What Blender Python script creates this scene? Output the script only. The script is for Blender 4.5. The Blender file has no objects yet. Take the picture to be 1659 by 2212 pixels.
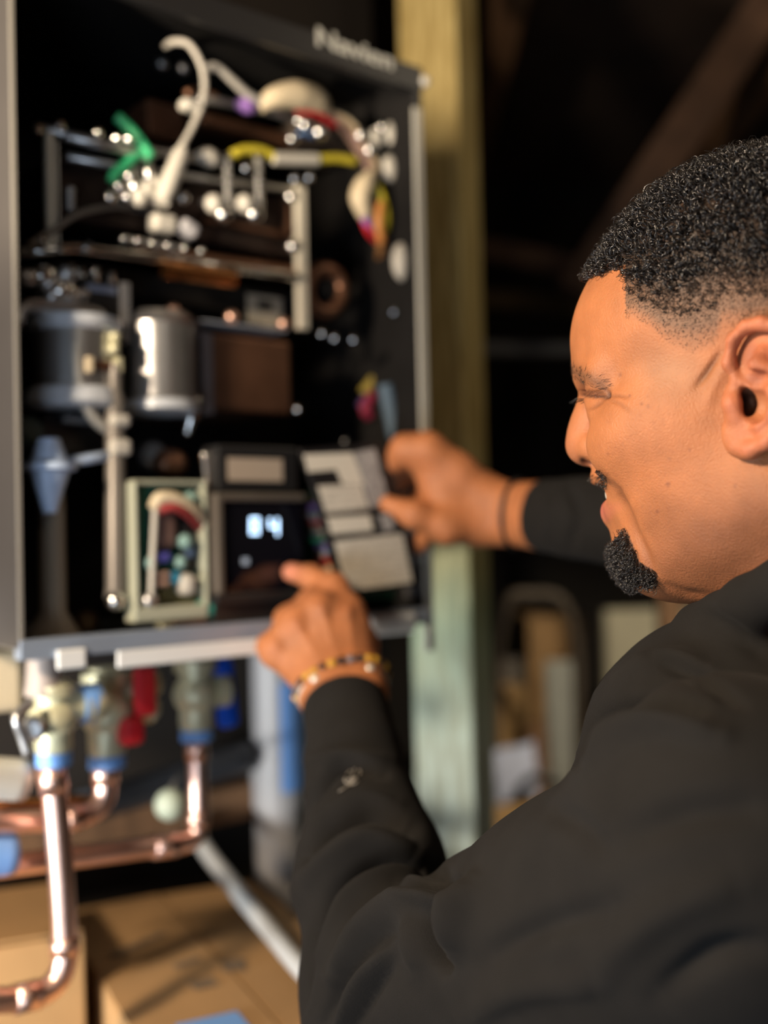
import bpy, bmesh, math, random
import numpy as np
from math import sin, cos, radians, pi, sqrt
from mathutils import Vector, Matrix
random.seed(7); np.random.seed(7); rng = np.random.default_rng(7)
scene = bpy.context.scene; COL = scene.collection

# ------------------------------------------------------------------ camera
F_PX = 2400.0; CX, CY = 829.5, 1106.0
def cam_axes(pitch, roll):
    p = radians(pitch); r = radians(roll)
    fwd = np.array([0, cos(p), sin(p)]); up = np.array([0, -sin(p), cos(p)]); rt = np.array([1., 0, 0])
    return rt*cos(r)-up*sin(r), up*cos(r)+rt*sin(r), fwd
RT, UP, FW = cam_axes(1.2, 1.3)
CAM = np.array([0, 0, 1.5])
cd = bpy.data.cameras.new('camera'); cam = bpy.data.objects.new('camera', cd); COL.objects.link(cam)
M = Matrix.Identity(4)
for i in range(3):
    M[i][0] = RT[i]; M[i][1] = UP[i]; M[i][2] = -FW[i]; M[i][3] = CAM[i]
cam.matrix_world = M
cd.sensor_fit = 'VERTICAL'; cd.sensor_height = 36.0; cd.lens = F_PX/2212*36.0
cd.dof.use_dof = True; cd.dof.focus_distance = 0.615; cd.dof.aperture_fstop = 2.6; cd.dof.aperture_blades = 0
cd.clip_start = 0.02
scene.camera = cam
# ------------------------------------------------------------------ light
world = bpy.data.worlds.new('world'); scene.world = world; world.use_nodes = True
world.node_tree.nodes['Background'].inputs[0].default_value = (0.55, 0.62, 0.8, 1)
world.node_tree.nodes['Background'].inputs[1].default_value = 0.01
def area(name, loc, tgt, size, power, col, sy=None):
    l = bpy.data.lights.new(name, 'AREA'); l.size = size; l.energy = power; l.color = col
    if sy: l.shape = 'RECTANGLE'; l.size_y = sy
    o = bpy.data.objects.new(name, l); COL.objects.link(o); o.location = loc
    o.rotation_euler = (Vector(tgt)-Vector(loc)).to_track_quat('-Z', 'Y').to_euler(); return o
area('work_lamp', (-0.68, 0.10, 1.88), (0.05, 0.8, 1.45), 0.13, 21, (1.0, 0.79, 0.57))
area('doorway_daylight', (-0.40, -0.55, 1.02), (-0.15, 1.1, 1.25), 0.5, 6.5, (0.72, 0.84, 1.0), 0.5)
area('side_daylight', (-1.10, 0.10, 1.08), (0.0, 1.4, 1.2), 0.45, 7.0, (0.76, 0.86, 1.0), 0.6)
fs_ = bpy.data.lights.new('post_fill_spot', 'SPOT'); fs_.energy = 54; fs_.spot_size = radians(40); fs_.spot_blend = 0.4; fs_.color = (1.0, 0.97, 0.91); fs_.shadow_soft_size = .06  # added spot that brightens the lower post
fo_ = bpy.data.objects.new('post_fill_spot', fs_); COL.objects.link(fo_); fo_.location = (-0.85, 0.30, 1.15)
fo_.rotation_euler = (Vector((0.02, 1.6, 1.22))-Vector((-0.85, 0.30, 1.15))).to_track_quat('-Z', 'Y').to_euler()
bm_ = bpy.data.lights.new('post_top_fill', 'SPOT'); bm_.energy = 95; bm_.spot_size = radians(24); bm_.spot_blend = 0.5; bm_.color = (1.0, 0.82, 0.6); bm_.shadow_soft_size = .03  # added warm spot for the top of the post, no lamp stands there
bo_ = bpy.data.objects.new('post_top_fill', bm_); COL.objects.link(bo_); bo_.location = (-0.75, 0.02, 1.48)
bo_.rotation_euler = (Vector((0.08, 1.6, 2.30))-Vector((-0.75, 0.02, 1.48))).to_track_quat('-Z', 'Y').to_euler()
area('overhead_fill', (0.7, -0.7, 2.45), (0.3, 0.6, 1.3), 0.5, 2.3, (1.0, 0.86, 0.70))  # added weak fill over the sweatshirt and post side
sp = bpy.data.lights.new('clutter_fill', 'SPOT'); sp.energy = 85; sp.spot_size = radians(62); sp.spot_blend = 0.6  # added spot that brightens the cartons and boards behind
sp.color = (1.0, 0.87, 0.66); sp.shadow_soft_size = 0.06
so = bpy.data.objects.new('clutter_fill', sp); COL.objects.link(so); so.location = (0.95, 1.25, 2.3)
so.rotation_euler = (Vector((0.55, 2.55, 0.75))-Vector((0.95, 1.25, 2.3))).to_track_quat('-Z', 'Y').to_euler()
pb_ = bpy.data.lights.new('back_fill', 'POINT'); pb_.energy = 3.2; pb_.color = (1.0, 0.84, 0.62); pb_.shadow_soft_size = .05  # added point fill for the post's right face and the timber behind
po_ = bpy.data.objects.new('back_fill', pb_); COL.objects.link(po_); po_.location = (0.95, 1.05, 2.35)
scene.view_settings.view_transform = 'Standard'; scene.view_settings.look = 'None'
scene.view_settings.gamma = 1.0; scene.view_settings.exposure = 0.0
scene.view_settings.use_curve_mapping = False
scene.cycles.use_denoising = True
scene.cycles.max_bounces = 6

# ------------------------------------------------------------------ projection helpers
def at(px, py, d): return CAM+RT*((px-CX)/F_PX*d)-UP*((py-CY)/F_PX*d)+FW*d
def proj(P):
    P = np.asarray(P, float)-CAM; d = P@FW
    return CX+F_PX*(P@RT)/d, CY-F_PX*(P@UP)/d, d

# ------------------------------------------------------------------ materials
MATS = {}
def mat(name, col, rough=0.6, metal=0.0, bump=0.0, bscale=200.0, var=0.0, vscale=20.0, emit=None, estr=0.0,
        sss=0.0, spec=0.5, attr=False, sheen=0.0, alpha=None, trans=0.0, stretch=None):
    if name in MATS: return MATS[name]
    m = bpy.data.materials.new(name); m.use_nodes = True; nt = m.node_tree; N = nt.nodes; Lk = nt.links
    b = N['Principled BSDF']; b.inputs['Base Color'].default_value = (*col, 1)
    b.inputs['Roughness'].default_value = rough; b.inputs['Metallic'].default_value = metal
    b.inputs['Specular IOR Level'].default_value = spec
    if trans: b.inputs['Transmission Weight'].default_value = trans
    if sheen: b.inputs['Sheen Weight'].default_value = sheen; b.inputs['Sheen Roughness'].default_value = 0.45
    if sss:
        b.inputs['Subsurface Weight'].default_value = sss; b.inputs['Subsurface Scale'].default_value = 0.004
        b.inputs['Subsurface Radius'].default_value = (1.0, 0.35, 0.18)
    if emit: b.inputs['Emission Color'].default_value = (*emit, 1); b.inputs['Emission Strength'].default_value = estr
    tc = N.new('ShaderNodeTexCoord'); vec = tc.outputs['Object']
    if stretch:
        mp = N.new('ShaderNodeMapping'); mp.inputs['Scale'].default_value = stretch
        Lk.new(vec, mp.inputs[0]); vec = mp.outputs[0]
    src = None
    if attr:
        at_ = N.new('ShaderNodeAttribute'); at_.attribute_name = 'Col'; src = at_.outputs['Color']
    if var > 0:
        no = N.new('ShaderNodeTexNoise'); no.inputs['Scale'].default_value = vscale; no.inputs['Detail'].default_value = 5
        Lk.new(vec, no.inputs['Vector'])
        mr = N.new('ShaderNodeMapRange'); mr.inputs[1].default_value = 0.3; mr.inputs[2].default_value = 0.7
        mr.inputs[3].default_value = 1-var; mr.inputs[4].default_value = 1+var
        Lk.new(no.outputs['Fac'], mr.inputs[0])
        mx = N.new('ShaderNodeMix'); mx.data_type = 'RGBA'; mx.blend_type = 'MULTIPLY'; mx.inputs[0].default_value = 1
        if src is not None: Lk.new(src, mx.inputs[6])
        else: mx.inputs[6].default_value = (*col, 1)
        Lk.new(mr.outputs[0], mx.inputs[7]); src = mx.outputs[2]
    if src is not None: Lk.new(src, b.inputs['Base Color'])
    if bump > 0:
        n2 = N.new('ShaderNodeTexNoise'); n2.inputs['Scale'].default_value = bscale; n2.inputs['Detail'].default_value = 4
        Lk.new(vec, n2.inputs['Vector'])
        bp = N.new('ShaderNodeBump'); bp.inputs['Strength'].default_value = bump; bp.inputs['Distance'].default_value = 0.001
        Lk.new(n2.outputs['Fac'], bp.inputs['Height']); Lk.new(bp.outputs[0], b.inputs['Normal'])
    MATS[name] = m; return m
def srgb(r, g, b):
    f = lambda c: ((c/255+0.055)/1.055)**2.4 if c > 10 else c/255/12.92
    return (f(r), f(g), f(b))
SKIN = (0.405, 0.150, 0.058)
m_skin = mat('skin', SKIN, rough=0.52, bump=0.5, bscale=800, var=0.12, vscale=60, sss=0.12, attr=True, spec=0.35)
m_hair = mat('black_hair', (0.012, 0.010, 0.009), rough=0.26, spec=0.8)
m_stub = mat('short_brown_hair', (0.045, 0.027, 0.018), rough=0.5)
m_fleece = mat('black_fleece', (0.0150, 0.0140, 0.0130), rough=0.95, bump=0.35, bscale=1400, var=0.10, vscale=30, sheen=0.02, spec=0.10)
m_cop = mat('copper', (0.93, 0.60, 0.48), rough=0.36, metal=1.0, var=0.12, vscale=30, bump=.08, bscale=120)
m_brass = mat('brass', (0.66, 0.64, 0.43), rough=0.42, metal=0.35, var=0.15, vscale=40)
m_steel = mat('galvanized_steel', (0.50, 0.50, 0.50), rough=0.34, metal=0.9, var=0.12, vscale=25)
m_ss = mat('bright_steel', (0.72, 0.72, 0.70), rough=0.2, metal=1.0)
m_dark = mat('dark_cavity_steel', (0.007, 0.0065, 0.0065), rough=0.85, spec=.2, var=.2)  # grey steel painted near-black to hold the cabinet's inner shade
m_bronze = mat('heat_tinted_copper', (0.20, 0.10, 0.06), rough=0.38, metal=0.75, var=0.3, vscale=18)
m_case = mat('grey_cabinet_paint', (0.066, 0.062, 0.060), rough=0.35, spec=.5, var=.04)
m_black = mat('black_plastic', (0.012, 0.012, 0.013), rough=0.4)
m_screen = mat('black_glass', (0.004, 0.004, 0.007), rough=0.08, spec=0.6)
m_white = mat('white_plastic', (0.50, 0.48, 0.43), rough=0.4)
m_cream = mat('cream_sleeve', (0.58, 0.49, 0.34), rough=0.6)
m_grey = mat('grey_plastic', (0.16, 0.16, 0.165), rough=0.5)
m_green = mat('green_insulation', (0.03, 0.36, 0.16), rough=0.4)
m_yel = mat('yellow_insulation', (0.50, 0.42, 0.03), rough=0.4)
m_red = mat('red_plastic', (0.62, 0.02, 0.03), rough=0.35)
m_blue = mat('blue_plastic', (0.01, 0.09, 0.62), rough=0.35)
m_lblue = mat('light_blue_tape', (0.16, 0.34, 0.72), rough=0.5)
m_purple = mat('purple_plastic', (0.30, 0.16, 0.50), rough=0.45)
m_orange = mat('orange_insulation', (0.62, 0.26, 0.07), rough=0.45)
m_pcb = mat('green_circuit_board', (0.02, 0.13, 0.09), rough=0.45, var=0.3, vscale=90)
m_frame = mat('beige_frame', (0.40, 0.42, 0.33), rough=0.45)
m_card = mat('cardboard', (0.35, 0.205, 0.085), rough=0.85, var=0.13, vscale=9, bump=.2, bscale=60)
m_cardd = mat('cardboard_print', (0.13, 0.11, 0.09), rough=0.85, var=0.2, vscale=40)
m_wood = mat('rough_wood', (0.20, 0.105, 0.05), rough=0.8, var=0.3, vscale=6, bump=.4, bscale=30, stretch=(1, 1, 12))
m_woodd = mat('dark_old_wood', (0.045, 0.026, 0.017), rough=0.9, var=0.35, vscale=6, bump=.4, bscale=30)
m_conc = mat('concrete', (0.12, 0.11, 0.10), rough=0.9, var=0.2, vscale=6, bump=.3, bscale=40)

# ------------------------------------------------------------------ object helpers
def tag(o, label=None, cat=None, group=None, kind=None):
    if label: o['label'] = label
    if cat: o['category'] = cat
    if group: o['group'] = group
    if kind: o['kind'] = kind
    return o
def empty(name, loc=(0, 0, 0), rz=0.0):
    o = bpy.data.objects.new(name, None); COL.objects.link(o); o.location = tuple(loc); o.rotation_euler = (0, 0, rz)
    o.empty_display_size = 0.02
    return o
def link(name, me, m, parent=None, label=None, smooth=False):
    o = bpy.data.objects.new(name, me); COL.objects.link(o)
    if m is not None and len(me.materials) == 0: me.materials.append(m)
    if parent is not None: o.parent = parent
    if label: o['label'] = label
    if smooth: me.polygons.foreach_set('use_smooth', [True]*len(me.polygons))
    return o
def np_mesh(name, V, Fc, smooth=True):
    V = np.asarray(V, np.float32); Fc = np.asarray(Fc, np.int32); k = Fc.shape[1]
    me = bpy.data.meshes.new(name); me.vertices.add(len(V)); me.vertices.foreach_set('co', V.ravel())
    me.loops.add(Fc.size); me.loops.foreach_set('vertex_index', Fc.ravel())
    me.polygons.add(len(Fc)); me.polygons.foreach_set('loop_start', np.arange(0, Fc.size, k, dtype=np.int32))
    me.polygons.foreach_set('use_smooth', np.full(len(Fc), smooth)); me.update(calc_edges=True); me.validate()
    return me
def bm_obj(name, bm, m, parent=None, label=None, smooth=False):
    bmesh.ops.recalc_face_normals(bm, faces=bm.faces)
    me = bpy.data.meshes.new(name); bm.to_mesh(me); bm.free()
    return link(name, me, m, parent, label, smooth)
def add_box(bm, x0, x1, y0, y1, z0, z1, bev=0.0, seg=2, rot=None, piv=None):
    r = bmesh.ops.create_cube(bm, size=1.0); vs = r['verts']
    c = Vector(((x0+x1)/2, (y0+y1)/2, (z0+z1)/2)); s = Vector((abs(x1-x0), abs(y1-y0), abs(z1-z0)))
    for v in vs: v.co = Vector((v.co.x*s.x, v.co.y*s.y, v.co.z*s.z))+c
    if bev > 0:
        es = list({e for v in vs for e in v.link_edges})
        rr = bmesh.ops.bevel(bm, geom=es, offset=min(bev, min(s)*0.45), segments=seg, affect='EDGES', profile=0.5)
        vs = list({v for f in rr['faces'] for v in f.verts} | {v for v in vs if v.is_valid})
    if rot is not None:
        bmesh.ops.rotate(bm, verts=vs, cent=Vector(piv) if piv else c, matrix=rot)
    return vs
def box(name, m, parent, x0, x1, y0, y1, z0, z1, bev=0.001, label=None, rot=None, piv=None):
    bm = bmesh.new(); add_box(bm, min(x0, x1), max(x0, x1), min(y0, y1), max(y0, y1), min(z0, z1), max(z0, z1), bev, rot=rot, piv=piv)
    return bm_obj(name, bm, m, parent, label)
def smooth_path(P, n=6):
    P = [np.asarray(p, float) for p in P]
    if len(P) < 3: return np.array(P)
    Q = [2*P[0]-P[1]]+P+[2*P[-1]-P[-2]]; out = []
    for i in range(1, len(Q)-2):
        for k in range(n):
            t = k/n; a, b, c, d = Q[i-1], Q[i], Q[i+1], Q[i+2]
            out.append(0.5*((2*b)+(c-a)*t+(2*a-5*b+4*c-d)*t*t+(3*b-a-3*c+d)*t**3))
    out.append(P[-1]); return np.array(out)
def tube_arrays(paths, rad, sides=8, cap=True):
    """paths (N,S,3), rad (N,S) -> verts, quad faces (caps as degenerate fans avoided: ends pinched)"""
    paths = np.asarray(paths, float); rad = np.asarray(rad, float)
    if cap:
        paths = np.concatenate([paths[:, :1], paths, paths[:, -1:]], 1)
        rad = np.concatenate([rad[:, :1]*0.02, rad, rad[:, -1:]*0.02], 1)
    N, S, _ = paths.shape
    T = np.gradient(paths, axis=1); T[:, 0] = T[:, 1] if not cap else T[:, 2]; 
    if cap: T[:, 1] = T[:, 2]; T[:, -1] = T[:, -3]; T[:, -2] = T[:, -3]
    T /= np.linalg.norm(T, axis=2, keepdims=True)+1e-12
    mean = T.mean(1); ref = np.where(np.abs(mean[:, 2:3]) < 0.8, np.array([[0, 0, 1.]]), np.array([[1., 0, 0]]))
    # parallel transport
    A = np.zeros_like(T); a = np.cross(T[:, 0], ref); a /= np.linalg.norm(a, axis=1, keepdims=True)+1e-12; A[:, 0] = a
    for s in range(1, S):
        a = a-T[:, s]*np.sum(a*T[:, s], 1, keepdims=True); a /= np.linalg.norm(a, axis=1, keepdims=True)+1e-12; A[:, s] = a
    B = np.cross(T, A); th = np.arange(sides)*2*pi/sides
    V = paths[:, :, None]+rad[:, :, None, None]*(A[:, :, None]*np.cos(th)[None, None, :, None]+B[:, :, None]*np.sin(th)[None, None, :, None])
    idx = np.arange(N*S*sides).reshape(N, S, sides)
    i0 = idx[:, :-1]; i1 = idx[:, 1:]; j0 = np.roll(i0, -1, 2); j1 = np.roll(i1, -1, 2)
    Fq = np.stack([i0, j0, j1, i1], -1).reshape(-1, 4)
    return V.reshape(-1, 3), Fq
def tube(name, m, parent, P, r, n=6, sides=12, label=None, radii=None):
    Q = smooth_path(P, n)
    if radii is not None:
        R = np.interp(np.linspace(0, len(P)-1, len(Q)), np.arange(len(P)), radii)
    else: R = np.full(len(Q), r)
    V, Fq = tube_arrays(Q[None], R[None], sides)
    return link(name, np_mesh(name, V, Fq), m, parent, label)
def lathe(name, m, parent, c, axis, prof, sides=20, label=None):
    """prof: list of (t along axis, radius)"""
    ax = np.asarray(axis, float); ax /= np.linalg.norm(ax)
    P = np.array([np.asarray(c, float)+ax*t for t, r in prof]); R = np.array([r for t, r in prof])
    ref = np.array([0, 0, 1.]) if abs(ax[2]) < .8 else np.array([1., 0, 0]); a = np.cross(ax, ref); a /= np.linalg.norm(a); b = np.cross(ax, a)
    th = np.arange(sides)*2*pi/sides
    P = np.concatenate([P[:1], P, P[-1:]]); R = np.concatenate([[1e-5], R, [1e-5]])
    V = P[:, None]+R[:, None, None]*(a*np.cos(th)[:, None]+b*np.sin(th)[:, None])[None]
    S = len(P); idx = np.arange(S*sides).reshape(S, sides); i0 = idx[:-1]; i1 = idx[1:]
    Fq = np.stack([i0, np.roll(i0, -1, 1), np.roll(i1, -1, 1), i1], -1).reshape(-1, 4)
    me = np_mesh(name, V.reshape(-1, 3), Fq)
    o = link(name, me, m, parent, label)
    try: me.set_sharp_from_angle(angle=radians(35))
    except Exception: pass
    return o
def ball(name, m, parent, c, r, label=None, seg=16, sc=(1, 1, 1)):
    bm = bmesh.new(); bmesh.ops.create_uvsphere(bm, u_segments=seg, v_segments=max(8, seg*2//3), radius=r)
    for v in bm.verts: v.co = Vector((v.co.x*sc[0]+c[0], v.co.y*sc[1]+c[1], v.co.z*sc[2]+c[2]))
    return bm_obj(name, bm, m, parent, label, True)


m_galv = mat('window_lit_galvanized', (0.60, 0.65, 0.72), rough=0.42, metal=0.25, var=.06)  # bluish window reflection painted into the base colour
# ================================================================== heater frame (used by the wall too)
HP0 = at(40, 1400, 0.875); TH = math.atan2(.644, .765)
HU = np.array([cos(TH), sin(TH), 0]); HY = np.array([-sin(TH), cos(TH), 0])
def hp(px, py, y=0.0):
    """heater-local point on the plane at depth y behind the front opening, under a pixel of the photograph"""
    d = at(px, py, 1)-CAM; p0 = HP0+HY*y; t = ((p0-CAM)@HY)/(d@HY); r = CAM+t*d-HP0
    return np.array([r@HU, y, r[2]])
def hw_(px, py, y=0.0):
    l = hp(px, py, y); return HP0+HU*l[0]+HY*l[1]+np.array([0, 0, l[2]])
WALL_Y = 0.42
# ================================================================== setting
def slab(name, c, sz, m, rz=0.0, kind='structure'):
    bm = bmesh.new(); add_box(bm, -sz[0]/2, sz[0]/2, -sz[1]/2, sz[1]/2, -sz[2]/2, sz[2]/2, 0)
    o = bm_obj(name, bm, m); o.location = c; o.rotation_euler = (0, 0, rz); o['kind'] = kind; return o
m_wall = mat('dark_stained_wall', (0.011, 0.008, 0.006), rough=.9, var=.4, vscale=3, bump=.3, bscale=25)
slab('floor', (0.3, 1.0, -0.03), (5.4, 5.4, .06), m_conc)
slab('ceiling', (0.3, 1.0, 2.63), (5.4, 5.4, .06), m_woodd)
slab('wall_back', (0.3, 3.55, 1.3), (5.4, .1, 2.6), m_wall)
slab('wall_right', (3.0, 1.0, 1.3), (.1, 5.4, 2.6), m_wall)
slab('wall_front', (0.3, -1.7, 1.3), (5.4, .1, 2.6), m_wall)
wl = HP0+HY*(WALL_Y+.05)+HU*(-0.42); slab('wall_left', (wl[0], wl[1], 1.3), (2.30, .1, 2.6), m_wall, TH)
slab('baseboard_back', (0.3, 3.49, .08), (5.0, .02, .16), m_woodd)
for i in range(7):
    o = slab('trim_%d' % (i+1), (-1.6+i*.62, 1.4, 2.53), (.05, 4.0, .14), m_wood); o['label'] = 'rough ceiling joist'
# post at the end of the wall; its ramp paints in warm light and shade
m_post = bpy.data.materials.new('post_paint_and_light'); m_post.use_nodes = True
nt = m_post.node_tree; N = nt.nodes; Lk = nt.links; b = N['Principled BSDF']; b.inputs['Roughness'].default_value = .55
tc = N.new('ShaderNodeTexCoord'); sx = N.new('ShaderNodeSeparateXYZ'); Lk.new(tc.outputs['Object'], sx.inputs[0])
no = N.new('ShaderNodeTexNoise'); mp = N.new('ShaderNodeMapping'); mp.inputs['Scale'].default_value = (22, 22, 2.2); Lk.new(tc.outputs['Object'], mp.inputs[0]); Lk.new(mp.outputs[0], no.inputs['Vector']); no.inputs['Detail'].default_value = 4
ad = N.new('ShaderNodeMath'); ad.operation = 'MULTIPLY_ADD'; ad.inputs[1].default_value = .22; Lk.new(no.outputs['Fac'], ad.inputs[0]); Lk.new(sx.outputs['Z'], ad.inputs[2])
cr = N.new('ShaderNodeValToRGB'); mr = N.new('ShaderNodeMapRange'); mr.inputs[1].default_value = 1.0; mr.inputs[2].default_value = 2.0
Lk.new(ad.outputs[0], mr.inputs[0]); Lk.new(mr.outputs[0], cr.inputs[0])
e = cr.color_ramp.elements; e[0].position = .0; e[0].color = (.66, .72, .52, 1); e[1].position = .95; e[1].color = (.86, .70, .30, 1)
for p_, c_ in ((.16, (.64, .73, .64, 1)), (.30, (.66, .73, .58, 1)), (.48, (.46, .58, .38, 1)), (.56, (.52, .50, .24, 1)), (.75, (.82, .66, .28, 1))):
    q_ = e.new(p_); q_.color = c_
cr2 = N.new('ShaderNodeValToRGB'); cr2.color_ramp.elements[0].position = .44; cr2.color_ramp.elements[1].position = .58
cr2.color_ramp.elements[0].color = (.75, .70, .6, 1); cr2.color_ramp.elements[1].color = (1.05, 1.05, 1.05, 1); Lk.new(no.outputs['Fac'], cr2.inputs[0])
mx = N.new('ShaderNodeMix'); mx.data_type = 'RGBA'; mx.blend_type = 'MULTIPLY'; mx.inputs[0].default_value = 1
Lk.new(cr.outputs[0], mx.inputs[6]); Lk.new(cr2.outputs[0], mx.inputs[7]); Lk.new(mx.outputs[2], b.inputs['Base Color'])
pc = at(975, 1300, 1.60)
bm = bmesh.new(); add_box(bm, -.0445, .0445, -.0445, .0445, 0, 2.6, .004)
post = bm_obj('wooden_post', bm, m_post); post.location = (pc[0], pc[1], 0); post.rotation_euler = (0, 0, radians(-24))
tag(post, 'square wooden post in worn green paint with warm light and shade painted in, right of heater', 'post')
# ---------------------------------------------------------------- clutter far right
def wbox(name, m, px0, py0, px1, py1, d, th, label=None, cat=None, rz=0, group=None, floor=False, bev=.003):
    a = at(px0, py0, d); c = at(px1, py1, d); z0, z1 = min(a[2], c[2]), max(a[2], c[2])
    if floor: z0 = 0.0
    cx = (a[0]+c[0])/2; w = abs(c[0]-a[0]); bm = bmesh.new(); add_box(bm, -w/2, w/2, 0, th, 0, z1-z0, bev)
    o = bm_obj(name, bm, m); o.location = (cx, (a[1]+c[1])/2, z0); o.rotation_euler = (0, 0, radians(rz))
    if label: tag(o, label, cat, group)
    return o
def wtube(name, m, pts, r, label, cat, n=6, group=None):
    o = tube(name, m, None, [at(*p) for p in pts], r, n=n); return tag(o, label, cat, group)
def beam(name, m, a, b_, w, h, label, cat):
    a = Vector(a); b_ = Vector(b_); L = (b_-a).length; bm = bmesh.new(); add_box(bm, -w/2, w/2, -h/2, h/2, 0, L, .004)
    o = bm_obj(name, bm, m); o.location = a; o.rotation_mode = 'QUATERNION'; o.rotation_quaternion = (b_-a).to_track_quat('Z', 'Y'); return tag(o, label, cat)
m_shade_wood = mat('shaded_brown_wood', (.085, .045, .026), rough=.85, var=.3)  # brown wood darkened with the dim shade behind the man
beam('brace', m_shade_wood, at(1790, -190, 2.3), at(1240, 640, 2.3), .085, .085, 'brown timber brace rising diagonally behind the man', 'beam')
beam('cross_rail', m_shade_wood, at(960, 520, 2.49), at(1440, 620, 2.49), .034, .05, 'thin brown rail crossing the dark space behind the forehead', 'rail')
beam('slat', mat('ochre_wood', (.07, .04, .01), rough=.8, var=.2), at(960, 640, 2.495), at(1440, 675, 2.495), .03, .04, 'dim ochre slat far behind the forehead', 'slat')

beam('conduit', m_grey, at(960, 752, 2.499), at(1440, 758, 2.499), .028, .028, 'dim grey conduit behind the eye level of the man', 'conduit')
m_panel = mat('pale_board', (.50, .45, .32), rough=.7, var=.08, vscale=8)
m_box2 = mat('brown_carton', (.33, .19, .08), rough=.85, var=.3, vscale=14)
wbox('storage_shelf', m_woodd, 1000, 1800, 1700, 1820, 2.75, .5, None)  # replaced below
bpy.data.objects.remove(bpy.data.objects['storage_shelf'])
zt = at(1060, 1800, 2.6)[2]
sh = empty('storage_table', (0.85, 2.75, 0)); tag(sh, 'low dark wooden table carrying cartons and boards far behind', 'table')
box('tabletop', m_woodd, sh, -.75, .75, -.3, .4, zt-.03, zt)
for x_ in (-.7, .7):
    for y_ in (-.25, .35): box('leg', m_woodd, sh, x_-.03, x_+.03, y_-.03, y_+.03, 0, zt-.03)
def onbench(name, m, px0, px1, pytop, d, th, label, cat, rz=0):
    a = at(px0, pytop, d); c = at(px1, pytop, d); w = c[0]-a[0]; bm = bmesh.new(); add_box(bm, -w/2, w/2, 0, th, 0, a[2]-zt-.001, .004)
    o = bm_obj(name, bm, m); o.location = ((a[0]+c[0])/2, a[1], zt+.001); o.rotation_euler = (0, 0, radians(rz)); return tag(o, label, cat)
onbench('cardboard_box', m_box2, 1140, 1262, 1335, 3.0, .2, 'upright brown carton on the far table beside the post', 'box', 4)
onbench('cardboard_box', m_cardd, 1050, 1128, 1430, 2.88, .09, 'narrow dull brown carton standing nearest the post on the far table', 'box', -6)
onbench('cardboard_box', mat('tan_carton', (.42, .25, .10), rough=.85, var=.15), 1062, 1140, 1490, 2.72, .12, 'low tan carton on the far table near the post', 'box', 3)
onbench('board', m_panel, 1302, 1640, 1318, 2.95, .03, 'large pale board leaning behind the shoulder of the man', 'board', 3)
onbench('plank', mat('grey_plank', (.34, .34, .30), rough=.7, var=.1), 1178, 1252, 1430, 2.62, .03, 'weathered grey plank standing on the far table', 'plank')
onbench('wood_strip', mat('red_brown_strip', (.20, .10, .045), rough=.7, var=.2), 1140, 1182, 1570, 2.57, .03, 'reddish brown wooden strip standing beside the paper bag', 'wood strip')
onbench('stud', m_wood, 1405, 1455, 505, 2.505, .05, 'upright stud behind the head holding the thin rails', 'stud')
# paper bag: bulging sack with a folded top
bm = bmesh.new(); P = [(1062, 1590), (1158, 1570)]; a = at(1056, 1800, 2.46); c = at(1166, 1800, 2.46); hgt = at(1100, 1578, 2.46)[2]-a[2]; w = c[0]-a[0]
rings = []
for k in range(9):
    t = k/8; s = 1-.18*t**2; dy = .07*(1-t)**.6+.004; ring = []
    for j in range(16):
        an = j/16*2*pi; x_ = w/2*s*math.copysign(abs(cos(an))**.5, cos(an)); y_ = dy*math.copysign(abs(sin(an))**.7, sin(an))
        ring.append(bm.verts.new((x_+.004*sin(7*t+j), y_+.004*sin(5*t+2*j), hgt*t*(1+.05*cos(an)))))
    rings.append(ring)
for r0, r1 in zip(rings, rings[1:]):
    for j in range(16): bm.faces.new((r0[j], r0[(j+1) % 16], r1[(j+1) % 16], r1[j]))
bm.faces.new(rings[0]); bm.faces.new(rings[-1])
o = bm_obj('paper_bag', bm, mat('white_paper', (.52, .56, .72), rough=.7), smooth=True); o.location = ((a[0]+c[0])/2, a[1], zt+.001)
tag(o, 'crumpled white paper bag on the far table right of the post', 'bag')
wtube('cable_coil', m_black, [(1120, 1700, 2.374), (1135, 1745, 2.374), (1170, 1762, 2.374), (1215, 1735, 2.374), (1200, 1690, 2.374), (1150, 1680, 2.374), (1122, 1705, 2.374)], .009, 'loop of thick black cable in front of the paper bag', 'cable')
tb = at(1120, 1745, 2.25)
bx = wbox('tan_carton', mat('tan_carton', (.42, .25, .10)), 1062, 1768, 1290, 1840, 2.2, .13, 'open tan carton just behind the elbow of the man', 'box', 12, floor=True)
wtube('hose', mat('dull_hose', (.07, .052, .036), rough=.7), [(1075, 1797, 2.56), (1070, 1500, 2.55), (1095, 1310, 2.45), (1150, 1285, 2.45), (1215, 1300, 2.45), (1245, 1400, 2.47), (1250, 1600, 2.48), (1252, 1795, 2.48)], .012, 'brown hose curving over the cartons on the far table', 'hose')
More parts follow.
